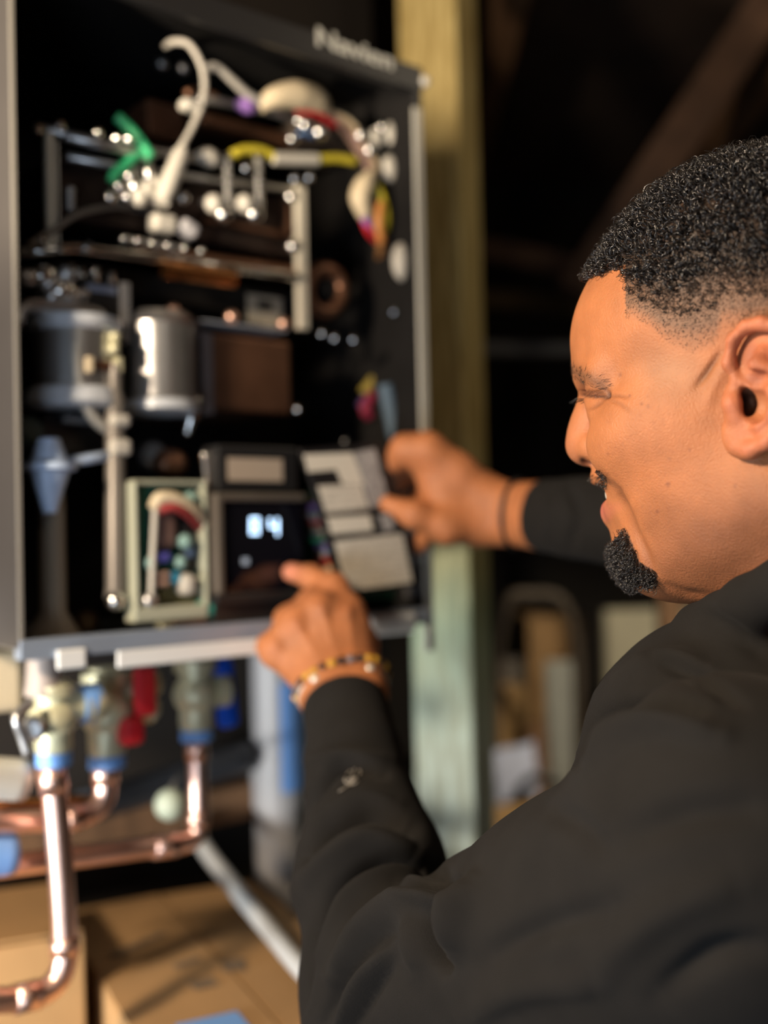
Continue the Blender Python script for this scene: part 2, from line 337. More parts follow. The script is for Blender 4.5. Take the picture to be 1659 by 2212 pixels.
# ---------------------------------------------------------------- below the heater, left
def carton(name, label, corner, ang, w, l, z0, z1, tape=True, mark=False):
    """cardboard carton with four separate top flaps; corner = far left top corner in plan, w along ang, l towards us"""
    o = empty(name, (corner[0], corner[1], z0), ang); tag(o, label, 'box'); h = z1-z0
    box('body', m_card, o, 0, w, -l, 0, 0, h-.004, .002)
    box('flap', m_card, o, .001, w/2-.0015, -l+.002, -.002, h-.003, h, .001, rot=Matrix.Rotation(radians(-1.2), 3, 'Y'), piv=(0, 0, h))
    box('flap', m_card, o, w/2+.0015, w-.001, -l+.002, -.002, h-.003, h, .001, rot=Matrix.Rotation(radians(.8), 3, 'Y'), piv=(w, 0, h))
    return o
ZT = 1.075
c1 = carton('cardboard_box', 'brown cardboard carton with dark printed marks under the copper pipes', (-.385, 1.290), radians(26), .235, .50, .62, ZT, mark=True)
c1b = carton('cardboard_box', 'lower brown carton beneath the marked carton', (-.385, 1.290), radians(26), .235, .50, .0, .615)
c2 = carton('cardboard_box', 'brown carton at the left frame edge, below the copper elbow', (-.550, 1.118), radians(26), .205, .17, .55, 1.135)
c2b = carton('cardboard_box', 'lower brown carton beneath the carton at the left edge', (-.550, 1.118), radians(26), .205, .17, .0, .545)
def on_top(px_, py_):
    d = at(px_, py_, 1)-CAM; P = CAM+d*((ZT+.003-CAM[2])/d[2]); v = Matrix.Rotation(-radians(26), 3, 'Z') @ Vector((P[0]+.385, P[1]-1.290, 0)); return v.x, v.y
m_print = mat('faded_print', (.15, .105, .065), rough=.85, var=.25, vscale=60)
for px_, py_, a_, b_, rz_ in ((405, 2080, .030, .011, 20), (440, 2125, .024, .020, 5), (505, 2085, .022, .028, -15), (300, 2040, .075, .010, 30)):
    x_, y_ = on_top(px_, py_); box('printed_mark', m_print, c1, x_-a_/2, x_+a_/2, y_-b_/2, y_+b_/2, ZT-.62+.0032, ZT-.62+.0037, 0, rot=Matrix.Rotation(radians(rz_), 3, 'Z'))
x_, y_ = on_top(462, 2222); box('blue_sticker', m_lblue, c1, x_-.028, x_+.028, y_-.022, y_+.022, ZT-.62+.0038, ZT-.62+.0043, 0, label='light blue sticker')
wtube('grey_hose', mat('grey_hose', (.36, .37, .37), rough=.5), [(418, 1775, 1.345), (440, 1830, 1.30), (505, 1915, 1.22), (575, 2000, 1.125), (650, 2090, 1.02), (760, 2200, .93)], .0095, 'grey flexible hose slanting over the marked carton', 'hose')
pv = empty('vent_pipe', (0, 0, 0)); tag(pv, 'white plastic vent pipe standing under the heater behind the forearm', 'pipe')
pa = at(592, 1380, 1.43); m_pvc = mat('dull_white_pvc', (.36, .36, .37), rough=.4)
lathe('pipe_run', m_pvc, pv, (pa[0], pa[1], .0), (0, 0, 1), [(0, .030), (pa[2]+.02, .030)], 24)
pb = at(592, 1690, 1.43); lathe('coupling', m_pvc, pv, (pa[0], pa[1], pb[2]-.03), (0, 0, 1), [(0, .0335), (.07, .0335)], 24)
bm = bmesh.new(); zz0, zz1 = at(592, 1700, 1.43)[2], at(592, 1470, 1.43)[2]; vs = []
for k in range(9):
    an = radians(-75+k*11); vs.append((bm.verts.new((pa[0]+.0345*cos(an), pa[1]+.0345*sin(an), zz0)), bm.verts.new((pa[0]+.0345*cos(an), pa[1]+.0345*sin(an), zz1))))
for s0, s1 in zip(vs, vs[1:]): bm.faces.new((s0[0], s1[0], s1[1], s0[1]))
bm_obj('blue_label', bm, m_lblue, pv, 'light blue printed label')
wtube('black_pipe', mat('slate_pipe', (.05, .055, .065), rough=.4), [(180, 1745, 1.22), (330, 1700, 1.30), (535, 1634, 1.40)], .019, 'dark slate pipe sloping along the wall below the valves', 'pipe')
lb0, lb1 = hw_(-60, 1825, WALL_Y-.030), hw_(545, 1718, WALL_Y-.030); lb1[2] = lb0[2]
beam('ledger_board', m_wood, lb0, lb1, .10, .045, 'brown wooden ledger board on the wall behind the pipes', 'board')
tag(ball('float_knob', mat('pale_green', (.36, .42, .34), rough=.5), None, at(368, 1738, 1.16), .0165), 'pale green round knob hanging between the two right copper pipes', 'knob')
tag(tube('green_hook', m_grey, None, [at(368, 1716, 1.17), at(380, 1690, 1.2), at(400, 1668, 1.30)], .003), 'short grey stem above the pale green knob', 'stem')
# ================================================================== the tankless heater, one thing with its parts
heater = empty('water_heater', HP0, TH)
tag(heater, 'wall-hung tankless water heater with its front cover off and inner parts showing', 'water heater')
HWD = hp(934, 1318)[0]; HHT = hp(908, 150)[2]; HD = 0.235
def hb(name, m, px0, py0, px1, py1, y0, y1, bev=.001, label=None, parent=None, par=None, ang=0.0):
    a = hp(px0, py0, y0); c = hp(px1, py1, y0); p = par if par is not None else heater
    o_ = np.zeros(3) if parent is None else parent
    return box(name, m, p, a[0]-o_[0], c[0]-o_[0], y0, y1, a[2]-o_[2], c[2]-o_[2], bev, label, rot=Matrix.Rotation(radians(ang), 3, 'Y') if ang else None)
def ht(name, m, pts, r, label=None, n=6, sides=10, radii=None, par=None):
    return tube(name, m, par if par is not None else heater, [hp(*p) for p in pts], r, n, sides, label, radii)
def hball(name, m, px, py, y, r, label=None, sc=(1, 1, 1), par=None):
    return ball(name, m, par if par is not None else heater, hp(px, py, y), r, label, 14, sc)
def hcyl(name, m, px, py, y, axis, prof, label=None, sides=20, par=None):
    return lathe(name, m, par if par is not None else heater, hp(px, py, y), axis, prof, sides, label)
# casing
t = .0015
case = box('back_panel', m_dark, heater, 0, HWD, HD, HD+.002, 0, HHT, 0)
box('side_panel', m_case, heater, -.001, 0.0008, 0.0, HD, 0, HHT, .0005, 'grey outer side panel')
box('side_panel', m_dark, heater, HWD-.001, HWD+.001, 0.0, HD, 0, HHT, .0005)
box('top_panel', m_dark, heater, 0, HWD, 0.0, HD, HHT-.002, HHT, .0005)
box('bottom_panel', m_steel, heater, 0, HWD, 0.0, HD, -.002, 0, .0005)
box('top_rim', m_black, heater, .0, HWD, -.004, 0.004, HHT-.026, HHT, .001, 'black top rim')
rimx = hp(903, 700)[0]
box('side_flange', mat('pale_flange', (.46, .45, .40), rough=.45), heater, rimx, HWD, -.002, .001, hp(915, 950)[2]-.22, hp(915, 238)[2], .0006, 'pale bare front flange')
box('side_flange', m_black, heater, rimx, HWD, -.002, .001, hp(915, 228)[2], HHT-.027, .0006, 'black front flange')
box('side_flange', mat('grey_edge', (.20, .19, .17), rough=.5), heater, .0, .004, -.002, .001, 0.0, HHT-.027, .0006)
hball('flange_screw', m_white, 917, 176, -.003, .0062, 'pale plastic plug')
box('bottom_flange', mat('bluish_steel', (.30, .36, .46), rough=.35, metal=.3), heater, 0, HWD*.985, -.004, .010, -.010, .006, .001, 'bluish steel bottom lip')
m_bright = mat('bright_white_paint', (.78, .80, .80), rough=.4)
hb('bottom_strip', m_bright, 255, 1407, 585, 1392+18, -.006, -.003, .001, 'white strip under the lip')
hb('bottom_strip', m_bright, 800, 1328, 902, 1366, -.006, .010, .004, 'white bumper at the right end')
hb('corner_tab', m_bright, 124, 1405, 188, 1442, -.008, -.004, .006, 'white bent tab')
for x_ in (.05, HWD-.09): box('wall_bracket', m_steel, heater, x_, x_+.04, HD+.002, WALL_Y-.001, HHT*.8, HHT*.84, .001)
box('wall_bracket', m_steel, heater, .05, HWD-.05, HD+.002, WALL_Y-.001, .03, .05, .001)
# lettering on the rim
fc = bpy.data.curves.new('lettering', 'FONT'); fc.body = 'Navien'; fc.size = .030; fc.extrude = .0004; fc.offset = .0005; fc.align_x = 'CENTER'; fc.align_y = 'CENTER'
fo = bpy.data.objects.new('lettering', fc); COL.objects.link(fo); fo.parent = heater; l_ = hp(762, 112); fo.location = (l_[0], -.0052, l_[2]); fo.rotation_euler = (radians(90), 0, 0); fo.scale = (1.18, .85, 1)
dg = bpy.context.evaluated_depsgraph_get(); me = bpy.data.meshes.new_from_object(fo.evaluated_get(dg)); lf = link('lettering', me, None, heater, 'white lettering on the black rim')
me.materials.clear(); me.materials.append(mat('off_white_paint', (.55, .55, .50), rough=.5)); lf.location = fo.location; lf.rotation_euler = fo.rotation_euler; lf.scale = fo.scale; bpy.data.objects.remove(fo)
m_bright2 = mat('beige_steel', (.62, .58, .48), rough=.4, metal=.2)
# burner housing and frame
hb('burner_housing', mat('dark_brown_housing', (.030, .017, .013), rough=.45, metal=.5, var=.3), 118, 322, 650, 560, .075, .20, .003)
hb('housing_edge', m_bronze, 440, 478, 640, 505, .070, .076, .001, 'copper toned edge')
hb('exchanger_band', m_dark, 118, 560, 650, 690, .085, .20, .002)
def rail(name, m, pts, r, label=None): return ht(name, m, pts, r, label, n=1, sides=8)
rail('frame_rail', m_steel, [(78, 274, .055), (260, 316, .055), (480, 352, .055)], .0042)
rail('frame_rail', m_steel, [(140, 292, .05), (330, 340, .05)], .0050, 'bright upper rail')
rail('frame_rail', m_steel, [(145, 338, .06), (300, 368, .06), (640, 410, .06)], .0040)
rail('frame_rail', m_steel, [(425, 212, .07), (470, 218, .07), (600, 246, .07), (760, 300, .07)], .0042)
rail('frame_rail', m_ss, [(40, 545, .05), (160, 536, .05), (400, 566, .05), (640, 598, .05)], .0048, 'polished lower rail')
hb('frame_post', m_bright2, 102, 285, 121, 540, .050, .058, .001, 'pale upright strap')
hb('frame_post', m_steel, 122, 300, 130, 540, .052, .060, .001)
hb('frame_post', m_bright2, 642, 398, 668, 712, .050, .058, .001, 'pale upright strap')
for x_, y_ in ((82, 280), (128, 272), (210, 288), (250, 300), (276, 302), (90, 515), (128, 538), (188, 535), (632, 388), (664, 385), (528, 365), (92, 590), (150, 582), (175, 590), (204, 588), (693, 722), (742, 955), (720, 732), (848, 675), (760, 735), (640, 885)):
    hcyl('screw', m_ss, x_, y_, .046, (0, -1, 0), [(0, .0042), (.004, .0042), (.006, .0024)], sides=10)
for k in range(3): hball('bolt', m_steel, 152, 412+k*17, .058, .0042)
hcyl('burner_tube', mat('orange_copper', (.80, .36, .13), rough=.25, metal=1), 355, 582, .048, tuple(hp(500, 602, .048)-hp(355, 582, .048)), [(0, .0085), (.075, .0085)], 'glowing orange copper tube')
hcyl('burner_tube', m_bronze, 285, 542, .078, tuple(hp(640, 590, .078)-hp(285, 542, .078)), [(0, .0075), (.20, .0075)])
hb('copper_strap', m_bronze, 618, 420, 642, 510, .062, .068, .001)
hball('strap_boss', m_ss, 628, 425, .055, .007); hball('strap_boss', m_ss, 632, 532, .055, .008)
hb('flue_block', mat('rust_block', (.20, .09, .05), rough=.5, metal=.3), 318, 210, 400, 306, .12, .18, .003, 'rust brown flue block')
hb('collector_plate', m_bronze, 440, 235, 660, 322, .11, .19, .006)
hb('collector_plate', mat('taupe_metal', (.15, .12, .10), rough=.5, metal=.6), 640, 255, 770, 340, .10, .17, .006)
# ignition cluster
hb('igniter_base', m_steel, 248, 432, 345, 452, .055, .085, .002)
for x_, y_, s_ in ((292, 402, .0075), (316, 412, .0095), (330, 396, .008), (258, 402, .006), (238, 426, .006), (275, 425, .006), (396, 428, .006), (345, 425, .009), (300, 425, .009), (280, 380, .006)):
    hball('igniter_boss', m_white if s_ > .0078 else m_ss, x_, y_, .05, s_)
for x_ in (488, 555):
    ht('electrode', m_ss, [(x_, 332, .048), (x_+3, 400, .048), (x_+5, 452, .048)], .0046)
    hball('ceramic_bulb', m_white, x_-26, 440, .042, .0090); hball('ceramic_bulb', m_ss, x_-6, 462, .045, .0095)
ht('electrode', m_ss, [(318, 340, .048), (322, 400, .048)], .0042)
hcyl('ignition_boot', m_white, 395, 322, .035, tuple(hp(348, 440, .035)-hp(395, 322, .035)), [(0, .0055), (.006, .0078), (.045, .0088), (.058, .0070)], 'white ceramic ignition boot')
ht('ignition_cable', mat('pale_cable', (.40, .38, .34), rough=.5), [(392, 318, .035), (418, 270, .034), (440, 210, .03), (438, 150, .03), (410, 98, .035), (376, 90, .05), (358, 100, .07)], .0031, 'white ignition cable')
ht('sensor_hose', m_grey and mat('pale_grey_rubber', (.50, .48, .44), rough=.5), [(440, 150, .032), (468, 146, .034), (500, 172, .038), (545, 210, .045), (600, 232, .05)], .0042, 'pale grey hose')
ht('thin_cable', mat('brown_cable', (.14, .12, .10), rough=.5), [(62, 530, .045), (110, 500, .045), (170, 462, .05), (240, 446, .06), (300, 446, .07)], .0030)
ht('green_wire', m_green, [(252, 252, .06), (284, 282, .055), (310, 316, .05), (326, 340, .045)], .0052)
ht('green_wire', m_green, [(322, 336, .048), (298, 332, .05), (272, 356, .05), (250, 374, .05), (241, 392, .05)], .0050)
ht('yellow_wire', m_yel, [(502, 334, .05), (530, 324, .05), (566, 326, .05), (600, 342, .05)], .0048)
ht('yellow_wire', m_yel, [(690, 344, .05), (730, 342, .05), (768, 348, .05)], .0046)
hcyl('wire_sleeve', m_white, 588, 342, .05, tuple(hp(686, 345, .05)-hp(588, 342, .05)), [(0, .0062), (.056, .0062)], 'white wire sleeve')
hb('cable_clip', m_white, 400, 206, 440, 240, .028, .044, .004)
hball('purple_connector', m_purple, 532, 228, .05, .0095, sc=(1.3, .8, .8))
ht('cable_wrap', m_cream, [(560, 232, .05), (592, 212, .045), (640, 206, .045), (684, 218, .05), (700, 240, .055)], .012, 'cream taped cable bundle', radii=[.006, .011, .0145, .0135, .008])
ht('red_wire', m_red, [(640, 238, .052), (668, 242, .05), (690, 250, .052), (725, 272, .055)], .0034)
for k, (dx, m_) in enumerate(((0, mat('mauve_wire', (.28, .18, .17))), (7, mat('tan_wire', (.40, .28, .16))), (14, m_cream), (-7, mat('brown_wire', (.20, .12, .09))))):
    ht('harness_wire', m_, [(690+dx*.5, 238, .055), (736+dx, 266-dx*.5, .055), (770+dx, 308-dx*.5, .055), (796+dx, 352, .05), (808+dx*.4, 380, .048)], .0032)
for x_, y_, sx_c in ((660, 270, 12), (690, 285, 14), (645, 262, 9), (630, 300, 9)): hball('clamp', m_ss, x_, y_, .045, sx_c*.0006)
hb('wire_plug', m_lblue, 655, 280, 700, 296, .046, .058, .002, 'pale blue wire plug')
hball('plug', m_white, 450, 340, .046, .0112, 'cream oval plug', (1.15, .7, .8))
hball('plug', m_white, 868, 566, .035, .0165, 'cream oval grommet', (.75, .5, 1.25))
for x_, y_, s_ in ((846, 290, .012), (842, 365, .013), (812, 300, .010), (800, 320, .009), (780, 288, .008), (826, 272, .007), (870, 300, .008)): hball('connector', m_white if s_ > .0095 else m_ss, x_, y_, .05, s_, sc=(.8, .6, 1.15))
hb('connector', m_white, 336, 455, 386, 502, .048, .066, .004, 'white square connector'); hb('connector', mat('pale_grey_plastic', (.42, .42, .45)), 396, 472, 434, 508, .046, .064, .004, 'pale grey connector', ang=25)
for k in range(4): hb('terminal', m_steel, 266+k*34, 508+k*6, 288+k*34, 524+k*6, .05, .06, .001)
# hanging connector bundle at right
ht('harness_wire', m_cream, [(806, 376, .048), (788, 400, .045), (778, 430, .045), (790, 470, .045)], .008, radii=[.007, .011, .011, .007])
ht('yellow_wire', m_yel, [(812, 400, .045), (824, 430, .045), (832, 470, .045), (828, 500, .048)], .0058)
ht('orange_wire', m_orange, [(820, 440, .044), (816, 480, .044), (822, 524, .05)], .0065)
ht('blue_wire', m_purple, [(782, 450, .044), (792, 480, .044), (806, 508, .05)], .0042)
ht('red_wire', m_red, [(784, 470, .046), (796, 500, .046), (812, 520, .05)], .0034)
ht('orange_wire', mat('dull_orange', (.22, .10, .03)), [(824, 530, .06), (822, 570, .08), (826, 620, .09)], .0050)
ht('grey_hose', m_grey, [(824, 580, .08), (818, 640, .09), (800, 700, .10)], .0070)
ht('yellow_wire', mat('dull_yellow', (.24, .18, .02)), [(826, 730, .08), (832, 770, .08), (812, 815, .09), (785, 850, .10)], .0068)
ht('red_wire', mat('dull_magenta', (.20, .01, .04)), [(850, 790, .09), (820, 840, .09), (790, 880, .09), (800, 900, .09)], .0065)
ht('blue_wire', mat('dull_violet', (.06, .03, .12)), [(840, 800, .095), (800, 850, .095), (778, 880, .1)], .005)
ht('blue_hose', mat('slate_blue', (.08, .13, .19)), [(832, 830, .06), (842, 880, .06), (856, 950, .06)], .0085)
# ring shaped bend
tor = [(700+38*cos(a_), 628+46*sin(a_), .07) for a_ in np.linspace(0, 2*pi, 17)]
ht('copper_bend', m_bronze, tor, .0085, 'heat-tinted ring of copper tube', n=3)
hcyl('bend_hub', m_black, 700, 628, .08, (0, -1, 0), [(0, .010), (.012, .010)])
hb('spec_label', mat('grey_print_label', (.34, .32, .27), rough=.6), 534, 634, 610, 708, .084, .0848, .0, 'small pale label with a dark square')
hb('label_print', m_dark, 556, 648, 590, 672, .0835, .084, 0)
# gas valve and fan at left
hb('valve_block', m_galv, 40, 660, 222, 688, .045, .15, .004, 'bright top plate')
hb('valve_block', m_black, 178, 600, 280, 720, .050, .14, .003)
hb('block_label', mat('slate_sticker', (.20, .23, .32), rough=.5), 188, 613, 252, 636, .0495, .050, 0)
hb('bracket_arm', m_grey, 262, 608, 284, 740, .046, .052, .001)
for x_, y_, s_ in ((95, 595, .011), (148, 592, .009), (110, 612, .010), (135, 628, .012), (150, 640, .010), (60, 600, .009), (118, 640, .009), (175, 636, .007)): hball('fitting', m_steel if s_ < .0105 else m_ss, x_, y_, .05, s_, sc=(1.1, .9, .85))
hb('fitting_block', m_steel, 92, 612, 156, 632, .045, .07, .003)
fan = hp(165, 770, .11)
hcyl('fan_rim', m_galv, 162, 885, .062, (0, 0, 1), [(0, .038), (.004, .043), (.016, .040), (.018, .036)], 'bright lower rim of the fan drum', sides=32)
hcyl('fan_rim', m_galv, 162, 722, .062, (0, 0, 1), [(0, .036), (.004, .040), (.012, .040), (.014, .034)], 'bright upper rim of the fan drum', sides=32)
hcyl('fan_drum', m_steel, 162, 875, .062, (0, 0, 1), [(0, .035), (.065, .035)], 'grey metal fan drum', sides=32)
hcyl('can_rim', m_galv, 345, 896, .062, (0, 0, 1), [(0, .030), (.003, .0365), (.011, .035), (.013, .031)], 'bright lower rim of the can', sides=28)
hcyl('blower_can', m_steel, 345, 892, .066, (0, 0, 1), [(0, .034), (.008, .038), (.012, .034), (.080, .034), (.084, .037), (.092, .030)], 'shorter grey metal can', sides=28)
hb('can_strap', m_ss, 300, 782, 348, 792, .058, .062, .002)
hball('can_port', m_ss, 322, 748, .060, .0105); hball('can_port', m_ss, 392, 752, .062, .0085); hball('can_port', m_brass, 318, 716, .06, .0065)
hb('copper_tank', m_bronze, 440, 716, 632, 896, .060, .20, .004, 'dull copper exchanger tank')
hb('tank_cap', m_galv, 434, 690, 622, 716, .054, .19, .003)
hb('tank_cap', m_galv, 280, 680, 420, 700, .054, .16, .003)
for x_, y_ in ((374, 672), (500, 685), (612, 700)): hball('copper_rivet', m_cop, x_, y_, .070, .0068)
hb('tank_edge', m_steel, 418, 700, 440, 905, .08, .10, .001)
hball('drum_stud', m_ss, 94, 795, .06, .006)
ht('drain_hose', m_white, [(212, 690, .045), (184, 690, .04), (168, 720, .035), (164, 780, .032), (176, 850, .032), (200, 900, .035), (236, 932, .04)], .0052, 'white curved drain hose')
hcyl('water_pipe', mat('satin_nickel', (.17, .155, .14), rough=.4, metal=.3), 250, 1296, .03, tuple(hp(248, 745, .03)-hp(250, 1296, .03)), [(-.006, .004), (-.002, .0085), (.004, .0100), (.010, .0088), (.176, .0084), (.180, .0062), (.205, .0062)], 'tall satin nickel water tube')
hball('tube_plug', m_ss, 249, 1298, .024, .0088)
hb('tube_clamp', m_cream, 188, 768, 206, 806, .022, .034, .002); hb('tube_clamp', m_bronze, 204, 775, 246, 802, .026, .036, .002); hb('tube_clamp', m_brass, 252, 770, 268, 806, .024, .036, .002)
hb('hose_connector', m_white, 244, 892, 286, 922, .018, .034, .004); hb('hose_connector', m_white, 244, 946, 288, 984, .018, .034, .004, 'lower white hose connector')
ht('hose_stub', m_brass, [(246, 740, .03), (246, 765, .03)], .0052); hball('hose_stub_cap', m_brass, 248, 728, .03, .0055)
ht('small_hose', m_ss, [(424, 860, .05), (414, 900, .05), (404, 940, .055)], .0058, radii=[.0065, .0060, .004])
# condensate bracket
cb = []
hcyl('sump_cup', mat('pale_blue_plastic', (.50, .64, .88), rough=.45), 108, 1108, .03, (0, 0, 1), [(0, .0055), (.02, .012), (.034, .0165), (.036, .0225), (.041, .0225), (.0412, .016), (.062, .009)], 'pale blue funnel cup', sides=24)
ht('cup_arm', mat('pale_blue_plastic', (.36, .46, .62)), [(138, 1000, .03), (185, 992, .03), (236, 984, .03)], .0045, n=1)
hcyl('sump_pipe', mat('taupe_pipe', (.26, .22, .17), rough=.5), 116, 1382, .055, (0, 0, 1), [(0, .026), (.018, .015), (.024, .0115), (.125, .0112)], 'taupe pipe flaring at the bottom', sides=24)
hball('dark_knob', mat('dark_green', (.05, .07, .06)), 58, 935, .06, .014)
hb('dark_block', m_black, 90, 890, 236, 985, .07, .15, .004); hb('block_window', mat('slate_sticker2', (.10, .11, .14)), 142, 898, 200, 918, .0695, .07, 0)
hball('brass_nut', mat('dull_brass', (.16, .10, .05), rough=.5, metal=.6), 188, 1345, .09, .012); hball('copper_cap', m_bronze, 368, 1002, .06, .0165, sc=(1.1, .8, .9))
hball('grey_grommet', m_grey, 330, 985, .08, .014)
ht('thin_rod', m_ss, [(442, 975, .03), (447, 1030, .03), (449, 1068, .03)], .0042)
# circuit board module
bo = hp(288, 1334, .020)
mod = empty('control_module', tuple(bo)); mod.parent = heater; mod['label'] = 'green circuit board in a pale frame'
def mb(name, m, px0, py0, px1, py1, y0, y1, bev=.001, label=None, ang=0):
    a = hp(px0, py0, y0)-bo; c = hp(px1, py1, y0)-bo
    return box(name, m, mod, a[0], c[0], y0-bo[1], y1-bo[1], a[2], c[2], bev, label, rot=Matrix.Rotation(radians(ang), 3, 'Y') if ang else None)
mb('circuit_board', m_pcb, 296, 1042, 448, 1322, .030, .034, .0005)
mb('frame_bar', m_frame, 288, 1038, 303, 1322, .012, .030, .002); mb('frame_bar', m_frame, 439, 1040, 453, 1312, .012, .030, .002)
mb('frame_bar', m_frame, 290, 1314, 452, 1334, .012, .030, .002, 'pale bottom bar'); mb('frame_bar', m_frame, 290, 1036, 450, 1048, .014, .030, .002)
mb('relay', mat('brown_relay', (.13, .08, .07), rough=.5), 334, 1096, 388, 1184, .016, .030, .006); mb('relay', m_black, 392, 1100, 424, 1230, .020, .030, .002)
mb('capacitor', m_blue and mat('violet_blue', (.07, .07, .35)), 338, 1192, 374, 1215, .014, .030, .004, 'violet blue capacitor')
mb('capacitor', mat('cyan_block', (.03, .22, .36)), 372, 1235, 392, 1260, .016, .030, .002, 'cyan block'); mb('capacitor', mat('blue_dull', (.05, .09, .17)), 405, 1180, 424, 1205, .016, .030, .002)
mb('transformer', m_white, 396, 1240, 430, 1286, .010, .030, .006, 'white square transformer')
for k in range(2): mb('coil', mat('pinkish_coil', (.40, .26, .20)), 334, 1236+k*18, 370, 1248+k*18, .014, .030, .003)
for x_, y_, s_ in ((400, 1170, .007), (390, 1215, .006), (412, 1078, .007), (325, 1216, .006), (322, 1298, .008)):
    p_ = hp(x_, y_, .018)-bo; ball('component', mat('pale_teal', (.20, .34, .32)) if s_ < .0072 else m_steel, mod, p_, s_, None, 12)
mb('olive_block', mat('olive', (.07, .07, .025)), 346, 1262, 432, 1304, .024, .030, .002)
def mt(name, m, pts, r, label=None, radii=None): return tube(name, m, mod, [hp(*p)-bo for p in pts], r, 5, 8, label, radii)
mt('ribbon_wire', m_cream, [(334, 1098, .016), (345, 1076, .012), (380, 1078, .010), (415, 1100, .012), (440, 1134, .02)], .006, 'cream ribbon wire')
mt('red_wire', mat('dark_red_wire', (.28, .03, .03)), [(345, 1102, .012), (375, 1096, .008), (405, 1110, .010), (436, 1140, .02)], .0045)
mt('standoff', m_white, [(336, 1086, .014), (330, 1200, .014), (326, 1306, .014)], .0028)
hball('teal_cap', mat('teal_plastic', (.02, .28, .22)), 446, 1312, .025, .0125); hb('board_edge', mat('teal_board', (.01, .15, .09)), 378, 1352, 470, 1366, .02, .05, .001)
hball('bronze_fitting', mat('pinkish_brass', (.30, .17, .12), rough=.4, metal=.5), 412, 1340, .03, .014, sc=(1.8, 1, .8)); hball('brass_fitting', m_brass, 355, 1346, .03, .009)
# display
dm = hp(466, 1284, .006); disp = empty('display_panel', tuple(dm)); disp.parent = heater; disp['label'] = 'dark display panel lit with blue-white digits'
def db(name, m, px0, py0, px1, py1, y0, y1, bev=.001, label=None):
    a = hp(px0, py0, y0)-dm; c = hp(px1, py1, y0)-dm; return box(name, m, disp, a[0], c[0], y0-dm[1], y1-dm[1], a[2], c[2], bev, label)
m_bez = mat('taupe_bezel', (.10, .085, .07), rough=.4)
db('bezel', m_bez, 467, 1066, 487, 1284, .004, .03, .002); db('bezel', m_bez, 467, 1064, 662, 1082, .004, .03, .002); db('bezel', m_black, 467, 1284, 662, 1296, .004, .03, .002)
db('screen', m_screen, 486, 1081, 658, 1288, .009, .03, .001)
m_dig = mat('lit_digit', (.1, .1, .1), emit=(.50, .72, 1.0), estr=4.0)
def seg(px0, py0, px1, py1): db('digit_segment', m_dig, px0, py0, px1, py1, .0082, .0089, 0)
def digit(x, y, w, h, on):
    s = 4.4; hh = h/2
    S7 = {'a': (x, y, x+w, y+s), 'g': (x, y+hh-s/2, x+w, y+hh+s/2), 'd': (x, y+h-s, x+w, y+h), 'f': (x, y, x+s, y+hh), 'b': (x+w-s, y, x+w, y+hh), 'e': (x, y+hh, x+s, y+h), 'c': (x+w-s, y+hh, x+w, y+h)}
    for k in on: seg(*S7[k])
digit(541, 1118, 19, 36, 'abcdefg'); digit(582, 1120, 20, 36, 'bcfg')
db('indicator', mat('dim_indicator', (.1, .1, .1), emit=(.75, .85, 1.0), estr=.35), 524, 1206, 537, 1219, .0082, .0089, 0, 'dim round indicator')
hb('black_cover_plate', m_black, 470, 960, 645, 1064, .012, .04, .002); hb('warning_label', mat('beige_label', (.40, .33, .26), rough=.6), 492, 988, 611, 1040, .0112, .0118, 0, 'blank beige warning label')
hb('lower_plate', m_black, 462, 1296, 700, 1372, .012, .05, .002)
hb('pcb_behind_cover', m_pcb, 664, 1060, 880, 1290, .060, .064, .0005)
cols = [m_yel, m_purple, m_white, m_lblue, m_red, m_cream, m_orange, m_grey, m_green]
for k in range(16):
    x_ = 664+rng.uniform(0, 20)+k*1.6; y_ = 1088+k*9.5; m_ = cols[k % 9]
    ht('harness_wire', m_, [(x_-6, y_, .035), (x_+12, y_+rng.uniform(-10, 14), .022), (x_+38, y_+rng.uniform(-8, 18), .03), (x_+60, y_+10, .05)], .0036)
hb('right_inner_trim', m_grey, 896, 1100, 910, 1290, .01, .03, .001)
# ------------------------------------------------------------------ the cover he is holding
def plane_frame(p00, p10, p01):
    X = p10-p00; X = X/np.linalg.norm(X); Zv = p01-p00; Yv = np.cross(X, Zv); Yv /= np.linalg.norm(Yv); Z2 = np.cross(Yv, X)*-1
    Z2 = np.cross(X, Yv)*-1 if np.cross(X, Yv)@Zv < 0 else np.cross(X, Yv); return X, Yv, Z2
A_ = at(735, 1288, 1.062); B_ = at(905, 1262, 1.118); C_ = at(655, 968, 1.030)
CXv, CYv, CZv = plane_frame(A_, B_, C_)
if CYv@FW < 0: CYv = -CYv
cover = empty('control_cover', A_)
Mc = Matrix.Identity(4)
for i in range(3): Mc[i][0] = CXv[i]; Mc[i][1] = CYv[i]; Mc[i][2] = CZv[i]; Mc[i][3] = A_[i]
cover.matrix_world = Mc; tag(cover, 'black electronics cover carrying pale instruction labels, held open in the far hand', 'cover')
def cp(px, py):
    d = at(px, py, 1)-CAM; t_ = ((A_-CAM)@CYv)/(d@CYv); r = CAM+t_*d-A_; return (r@CXv, 0.0, r@CZv)
def poly_plate(name, m, pts, y0, y1, parent, label=None):
    bm = bmesh.new(); f = bm.faces.new([bm.verts.new((p[0], y0, p[2])) for p in pts]); r = bmesh.ops.extrude_face_region(bm, geom=[f])
    for v in r['geom']:
        if isinstance(v, bmesh.types.BMVert): v.co.y = y1
    return bm_obj(name, bm, m, parent, label)
poly_plate('cover_shell', m_black, [cp(*p) for p in ((650, 970), (818, 958), (858, 1040), (908, 1262), (740, 1290), (708, 1165), (682, 1060))], 0, .006, cover)
